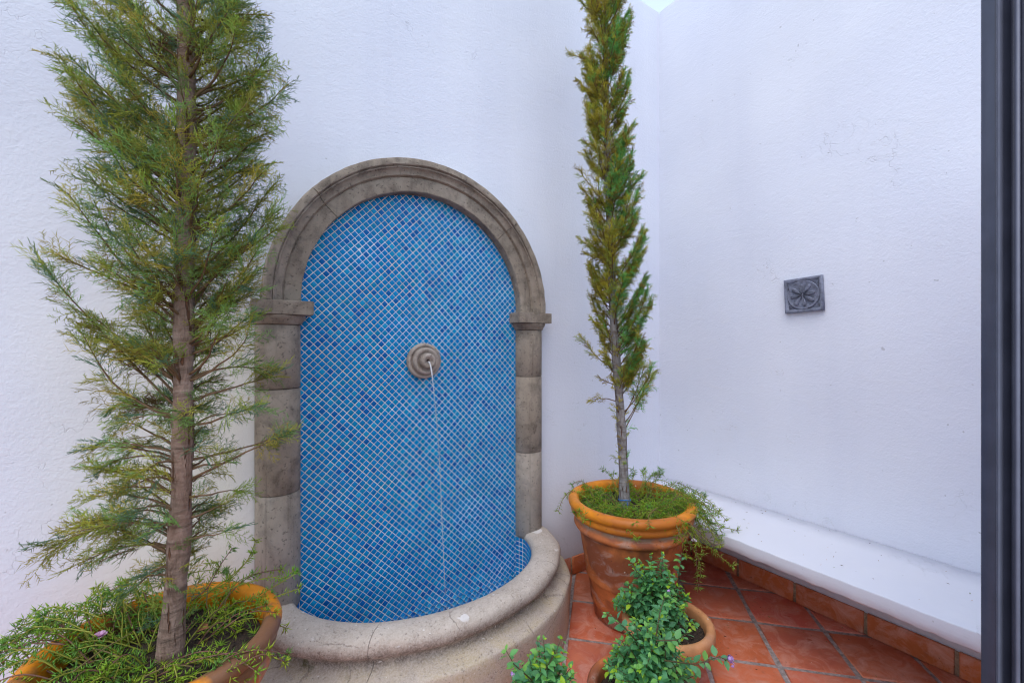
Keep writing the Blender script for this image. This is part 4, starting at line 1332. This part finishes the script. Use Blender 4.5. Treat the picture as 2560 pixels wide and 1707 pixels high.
def world_at(px, py, t): return CAM + IMF * t + IMR * ((px - 1280) / 1079 * t) + UP * ((862 - py) / 1079 * t)
# individual long shoots: over the back rim towards the column, across the front rim
for pts in ([(500, 1490, 1.42), (570, 1455, 1.46), (620, 1400, 1.50), (640, 1350, 1.52)],
            [(510, 1500, 1.42), (600, 1460, 1.46), (680, 1440, 1.5), (705, 1448, 1.5), (735, 1425, 1.52)],
            [(520, 1480, 1.40), (590, 1430, 1.44), (630, 1390, 1.48), (632, 1380, 1.48)],
            [(600, 1510, 1.45), (660, 1480, 1.47), (745, 1430, 1.5)],
            [(640, 1520, 1.43), (690, 1490, 1.46), (750, 1470, 1.48)],
            [(560, 1570, 1.28), (600, 1540, 1.30), (640, 1525, 1.33), (690, 1530, 1.36)],
            [(500, 1700, 1.12), (570, 1640, 1.16), (640, 1620, 1.22), (720, 1635, 1.27)],
            [(540, 1690, 1.12), (600, 1660, 1.16), (660, 1630, 1.20), (715, 1655, 1.24)],
            [(250, 1530, 1.30), (256, 1500, 1.32), (248, 1480, 1.33), (240, 1466, 1.34)],
            [(282, 1550, 1.30), (292, 1510, 1.32), (300, 1475, 1.34)],
            [(330, 1520, 1.36), (300, 1500, 1.38), (290, 1490, 1.38)],
            [(255, 1545, 1.28), (200, 1525, 1.28), (150, 1528, 1.27), (110, 1535, 1.26)],
            [(230, 1580, 1.22), (170, 1570, 1.22), (105, 1572, 1.21)],
            [(160, 1610, 1.18), (100, 1606, 1.17), (60, 1610, 1.16), (0, 1632, 1.14)],
            [(240, 1590, 1.22), (170, 1555, 1.24), (105, 1540, 1.25)],
            [(480, 1500, 1.42), (520, 1470, 1.44), (545, 1420, 1.47), (580, 1370, 1.50)]):
    shoot([world_at(*p) for p in pts], offm, mossL, leaf=.023)
# bare woody stems looping over the soil
for pts in ([(520, 1470, 1.44), (515, 1510, 1.40), (530, 1545, 1.37), (585, 1552, 1.35)], [(580, 1465, 1.46), (560, 1510, 1.42), (570, 1538, 1.38), (600, 1535, 1.36)],
            [(300, 1640, 1.2), (240, 1620, 1.2), (180, 1650, 1.15)], [(360, 1690, 1.1), (430, 1660, 1.14), (480, 1665, 1.14)], [(180, 1680, 1.1), (260, 1620, 1.17), (330, 1580, 1.22)]):
    shoot([world_at(*p) for p in pts], offm, mossL, dens=.08, rosette=2, stemcol=(.22, .17, .06))

def blossom(name, c, r, col, parent, off, petals=5, layers=2, nrm=UP):
    mb = MB()
    for ly in range(layers):
        for k in range(petals):
            a = 2 * pi * k / petals + ly * .6 + rng.normal(0, .1)
            d = np.array([cos(a), sin(a), .35 + .4 * ly + rng.normal(0, .15)])
            s_ = np.array([-sin(a), cos(a), 0]); q = r * (1 - .25 * ly)
            V = [np.zeros(3), d * q * .55 + s_ * q * .45, d * q * 1.0 + s_ * q * .3 + UP * .002, d * q * 1.05 - s_ * q * .3, d * q * .55 - s_ * q * .45]
            cc = np.array([col] * 5) * rng.uniform(.85, 1.1); cc[0] = (.45, .10, .30)
            mb.add(np.array(V) + c - off, ngons=[[0, 1, 2, 3, 4]], col=cc)
    return link(name, mb.mesh(name), M_PETAL, parent)
fp = world_at(250, 1590, 1.235)
blossom('flower', fp, .015, (.72, .45, .66), mossL, offm, 5, 3)
# dry leaf lying in the left pot
lp = world_at(506, 1574, 1.33)
mb = MB()
mb.add(np.array([(-.017, -.004, 0), (-.003, -.011, .006), (.017, -.005, .003), (.012, .007, .012), (-.002, .010, .019), (-.012, .006, .007)]) + lp, ngons=[[0, 1, 2, 3, 4, 5]], col=(.3, .13, .05))
mb.add(np.array([(-.017, -.004, -.001), (-.003, -.011, .004), (.017, -.005, .001), (.012, .004, -.004)]) + lp, ngons=[[0, 1, 2, 3]], col=(.3, .13, .05))
tag(link('dry_leaf', mb.mesh('dry_leaf'), M_DRY), 'curled orange brown dry leaf on the soil right of the brown trunk', 'leaf')

mossR = empty('moss_rose', (PR[0], PR[1], .58)); offm2 = np.array(mossR.location)
tag(mossR, 'trailing moss rose spilling from the corner pot over the bench', 'plant', 'moss rose plants')
o = link('low_leaves', tuft_mass(PR, .268, .588, 260, offm2, .026), M_MOSS, mossR); tag(o, kind='stuff')
for q in range(125):
    a = rng.uniform(0, 2 * pi)
    ln = rng.uniform(.06, .18)
    shoot(arc(PR, rng.uniform(.05, .22), az_img(a), ln, rng.uniform(.02, .07), rng.uniform(0, .05), .59), offm2, mossR, leaf=.028)
for q in range(46):         # spilling to the right
    a = rng.normal(-.1, .45)
    shoot(arc(PR, rng.uniform(.10, .24), az_img(a), rng.uniform(.14, .30), rng.uniform(.05, .11), rng.uniform(.05, .20), .595), offm2, mossR, leaf=.028)
for q in range(10):
    a = rng.normal(1.2, .5)
    shoot(arc(PR, .18, az_img(a), rng.uniform(.1, .18), rng.uniform(.08, .13), 0, .6), offm2, mossR)
for pts in ([(1690, 1290, 2.3), (1740, 1280, 2.3), (1790, 1315, 2.32), (1845, 1325, 2.34)], [(1690, 1300, 2.3), (1740, 1300, 2.3), (1790, 1330, 2.3), (1800, 1350, 2.3)],
            [(1680, 1280, 2.28), (1720, 1300, 2.2), (1740, 1350, 2.15), (1742, 1420, 2.12), (1746, 1470, 2.1)], [(1690, 1290, 2.25), (1735, 1330, 2.15), (1780, 1375, 2.12), (1832, 1415, 2.1)],
            [(1670, 1280, 2.2), (1690, 1310, 2.1), (1705, 1350, 2.05), (1720, 1390, 2.05)], [(1640, 1270, 2.15), (1620, 1290, 2.06), (1625, 1318, 2.04)], [(1690, 1290, 2.2), (1700, 1320, 2.1), (1690, 1350, 2.06)],
            [(1700, 1290, 2.22), (1740, 1330, 2.14), (1760, 1385, 2.1)], [(1450, 1240, 2.5), (1425, 1225, 2.5), (1405, 1250, 2.5), (1396, 1278, 2.5)], [(1480, 1220, 2.62), (1450, 1200, 2.64), (1430, 1212, 2.62)],
            [(1600, 1220, 2.66), (1640, 1200, 2.68), (1652, 1172, 2.68)], [(1700, 1250, 2.5), (1740, 1230, 2.5), (1762, 1238, 2.5)], [(1470, 1280, 2.2), (1450, 1290, 2.14), (1462, 1300, 2.12)],
            [(1690, 1300, 2.2), (1715, 1345, 2.1), (1750, 1400, 2.08), (1752, 1440, 2.07)], [(1680, 1290, 2.2), (1730, 1310, 2.12), (1770, 1350, 2.1), (1790, 1370, 2.1)]):
    shoot([world_at(*p) for p in pts], offm2, mossR, leaf=.029, green=np.array([.34, .48, .07]) if rng.random() < .7 else None, stemcol=(.30, .15, .08) if rng.random() < .5 else None)
blossom('flower', world_at(1735, 1353, 2.08), .014, (.70, .62, .72), mossR, offm2, 5, 2)

# ------------------------------------------------------------------ leafy shrubs in the small pots
def leaf_mesh(col, curl):
    """pointed oval leaf, folded along the midrib, base at the origin, unit length along x"""
    xs = [0, .12, .35, .62, .85, 1.0]; w = [.015, .17, .31, .27, .12, .0]
    V, Q = [], []
    for x, q in zip(xs, w):
        z = -curl * x * x
        V += [(x, -q, z + q * .22), (x, 0, z), (x, q, z + q * .22)]
    for i in range(len(xs) - 1):
        b = i * 3
        Q += [(b, b + 3, b + 4, b + 1), (b + 1, b + 4, b + 5, b + 2)]
    return np.array(V), np.array(Q)
LEAFC = [(.135, .40, .155), (.11, .34, .14), (.165, .45, .14), (.13, .39, .19), (.22, .52, .11), (.42, .66, .04)]
leaf_lib = []
for c in LEAFC:
    for cu in (.12, .32):
        V, Q = leaf_mesh(c, cu)
        me = mesh_np('leaf', V, [Q], cols=c, smooth=True); me.materials.append(M_LEAF); leaf_lib.append((me, V, Q, c))

def shrub(cx, cy, z0, R, H, label, nst, extra=(), seed=1, lean=(0, 0)):
    t = empty('leafy_shrub', (cx, cy, z0))
    tag(t, label, 'shrub', 'leafy shrubs in small pots')
    off = np.array([cx, cy, z0])
    leaves = []
    paths = []
    for q in range(nst):
        a = rng.random() * 2 * pi
        rr = R * sqrt(rng.random()) * 1.0
        hh = H * (1 - .80 * (rr / R) ** 2) * rng.uniform(.72, 1.05)
        p0 = np.array([rng.normal(0, .018), rng.normal(0, .018), -.012])
        p2 = np.array([rr * cos(a) + lean[0], rr * sin(a) + lean[1], hh])
        p1 = p0 + (p2 - p0) * .5 + np.array([0, 0, .25 * hh]) + rng.normal(0, .012, 3)
        u = np.linspace(0, 1, 9)[:, None]
        paths.append((1 - u) ** 2 * p0 + 2 * u * (1 - u) * p1 + u * u * p2)
    for e in extra: paths.append(np.array(e) - off)
    for P in paths:
        V, T, Q = tube(P, np.linspace(.0026, .0011, len(P)), 5)
        L = np.linalg.norm(np.diff(P, axis=0), axis=1); cl = np.concatenate([[0], np.cumsum(L)])
        link('stem', mesh_np('stem', V, [T, Q], cols=(.13, .11, .05), smooth=True), M_MOSS, t)
        s = cl[-1] * .30; ph = rng.random() * 3
        while s < cl[-1]:
            f = s / cl[-1]
            p = np.array([np.interp(s, cl, P[:, k]) for k in range(3)])
            tg = np.array([np.interp(s + .005, cl, P[:, k]) for k in range(3)]) - np.array([np.interp(s - .005, cl, P[:, k]) for k in range(3)]); tg /= np.linalg.norm(tg) + 1e-9
            ph += pi / 2 + rng.normal(0, .2)
            A_ = np.cross(tg, UP + .01); A_ /= np.linalg.norm(A_) + 1e-9; B_ = np.cross(tg, A_)
            for sg in (0, pi):
                d = A_ * cos(ph + sg) + B_ * sin(ph + sg) + tg * .5 + rng.normal(0, .18, 3)
                d[2] = d[2] * .55 + rng.normal(.02, .12); d /= np.linalg.norm(d)
                ln = rng.uniform(.024, .039) * (1.0 if f < .85 else .8)
                young = f > .9 and rng.random() < .15
                ci = 5 if young else int(rng.choice(5, p=[.28, .24, .2, .16, .12]))
                leaves.append((p + d * .004, d, ln, ci * 2 + int(rng.integers(2)), rng.normal(0, .35)))
            s += rng.uniform(.013, .022)
        # bud pair at the tip
        tip = P[-1]
        for sg in range(3):
            d = rng.normal(0, .7, 3) + UP * .5 + tg * .6; d /= np.linalg.norm(d)
            leaves.append((tip, d, rng.uniform(.010, .019), (10 if rng.random() < .3 else 8) + int(rng.integers(2)), rng.normal(0, .3)))
    # the 300 that show largest: nearest the camera and highest are seen best
    cam_l = CAM - off
    def score(l): 
        p = l[0]; return l[2] * (1 + 2.2 * (p[2] / H)) * (1 - .9 * np.dot(p[:2], IMF[:2]) / R * .5)
    order = sorted(range(len(leaves)), key=lambda k: -score(leaves[k]))
    top = set(order[:300])
    mbx = MB()
    for k, (p, d, ln, li, roll) in enumerate(leaves):
        F = frames(np.array([d]), np.array([roll]))[0]
        if k in top:
            o = bpy.data.objects.new('leaf', leaf_lib[li][0]); COL.objects.link(o); o.parent = t
            M4 = np.eye(4); M4[:3, :3] = F * ln; M4[:3, 3] = p
            o.matrix_local = Matrix(M4.tolist())
        else:
            V = (leaf_lib[li][1] * ln) @ F.T + p
            mbx.add(V, quads=leaf_lib[li][2], col=leaf_lib[li][3])
    if mbx.n:
        o = link('inner_leaves', mbx.mesh('inner_leaves', True), M_LEAF, t); tag(o, kind='stuff')
    print('leaves', len(leaves))
    return t, off
def wp(pts): return [world_at(*p) for p in pts]
sA, offA = shrub(PA[0] - .03, PA[1] + .045, .225, .185, .295, 'leafy green shrub in the pale pot before the big corner pot', 84,
           extra=[wp([(1640, 1500, 1.93), (1600, 1440, 1.93), (1575, 1400, 1.93)]), wp([(1650, 1500, 1.95), (1600, 1480, 1.93), (1555, 1476, 1.93)]), wp([(1690, 1480, 1.98), (1700, 1420, 2.0), (1705, 1385, 2.0)]), wp([(1650, 1480, 1.95), (1655, 1420, 1.95), (1656, 1385, 1.95)])])
sB, offB = shrub(PB[0] + .03, PB[1] - .02, .222, .17, .275, 'leafy green shrub with a lilac flower on a side shoot, nearest pot', 92,
           extra=[wp([(1660, 1650, 1.50), (1740, 1660, 1.48), (1800, 1640, 1.46), (1815, 1650, 1.46)]), wp([(1640, 1600, 1.5), (1690, 1600, 1.5), (1725, 1580, 1.5)]), wp([(1590, 1600, 1.55), (1540, 1545, 1.56), (1515, 1533, 1.56)]), wp([(1640, 1590, 1.5), (1650, 1530, 1.55), (1662, 1490, 1.58)])])
sC, offC = shrub(PC[0] + .0, PC[1] + .01, .22, .15, .28, 'leafy green shrub in front of the basin wall, lowest in view', 85,
           extra=[wp([(1360, 1680, 1.40), (1390, 1630, 1.42), (1402, 1597, 1.43)]), wp([(1330, 1700, 1.38), (1285, 1660, 1.36), (1265, 1625, 1.36)])])
# flower heads: clusters of tiny lilac florets
def floret_head(c, r, parent, off, n=14):
    mb = MB()
    for k in range(n):
        d = rng.normal(0, 1, 3); d /= np.linalg.norm(d); p = c + d * r * rng.uniform(.6, 1)
        s1 = np.cross(d, UP + .1); s1 /= np.linalg.norm(s1); s2 = np.cross(d, s1); q = r * .55
        mb.add(np.array([p + (s1 * cos(a) + s2 * sin(a)) * q for a in np.linspace(0, 2 * pi, 5, endpoint=False)]) - off, ngons=[[0, 1, 2, 3, 4]], col=np.array([.62, .40, .78]) * rng.uniform(.8, 1.25))
    return link('flower', mb.mesh('flower'), M_PETAL, parent)
fl = world_at(1826, 1652, 1.46)
floret_head(fl + np.array([0, 0, .008]), .011, sB, offB, 16); 
floret_head(fl + np.array([.004, -.004, -.012]), .009, sB, offB, 10)
V, T, Q = tube(np.array([world_at(1812, 1650, 1.46), fl]) - offB, .0009, 5)
link('flower_stalk', mesh_np('flower_stalk', V, [T, Q], cols=(.16, .2, .06)), M_MOSS, sB)
floret_head(world_at(1672, 1476, 1.6), .006, sB, offB, 8); floret_head(world_at(1282, 1684, 1.33), .007, sC, offC, 8)
# fallen scales, crumbs of soil and petals lying about on the tiles and on the bench
mb = MB()
for q in range(260):
    if q < 200:
        x, y, z = rng.uniform(.9, 2.72), rng.uniform(-1.7, -.05), .0005
    else:
        x, y, z = rng.uniform(2.23, 2.74), rng.uniform(-1.9, -.05), .4905
    if z < .1 and (((x - FX) / 1.06) ** 2 + (y / .68) ** 2 < 1 or np.hypot(x - PR[0], y - PR[1]) < .22): continue
    a = rng.random() * pi; L = rng.uniform(.003, .009); w = rng.uniform(.0008, .0028); h = rng.uniform(.0008, .003)
    d = np.array([cos(a), sin(a), 0]) * L; e = np.array([-sin(a), cos(a), 0]) * w; c = np.array([x, y, z])
    col = (np.array([.10, .06, .035]), np.array([.30, .19, .07]), np.array([.16, .20, .05]), np.array([.55, .45, .40]))[int(rng.choice(4, p=[.5, .25, .17, .08]))]
    mb.add([c - d, c + e, c + d, c - e, c + UP * h], tris=[(0, 3, 4), (3, 2, 4), (2, 1, 4), (1, 0, 4)], col=col)
tag(link('leaf_litter', mb.mesh('leaf_litter'), M_MOSS), kind='stuff')
print('objects', len(bpy.data.objects))
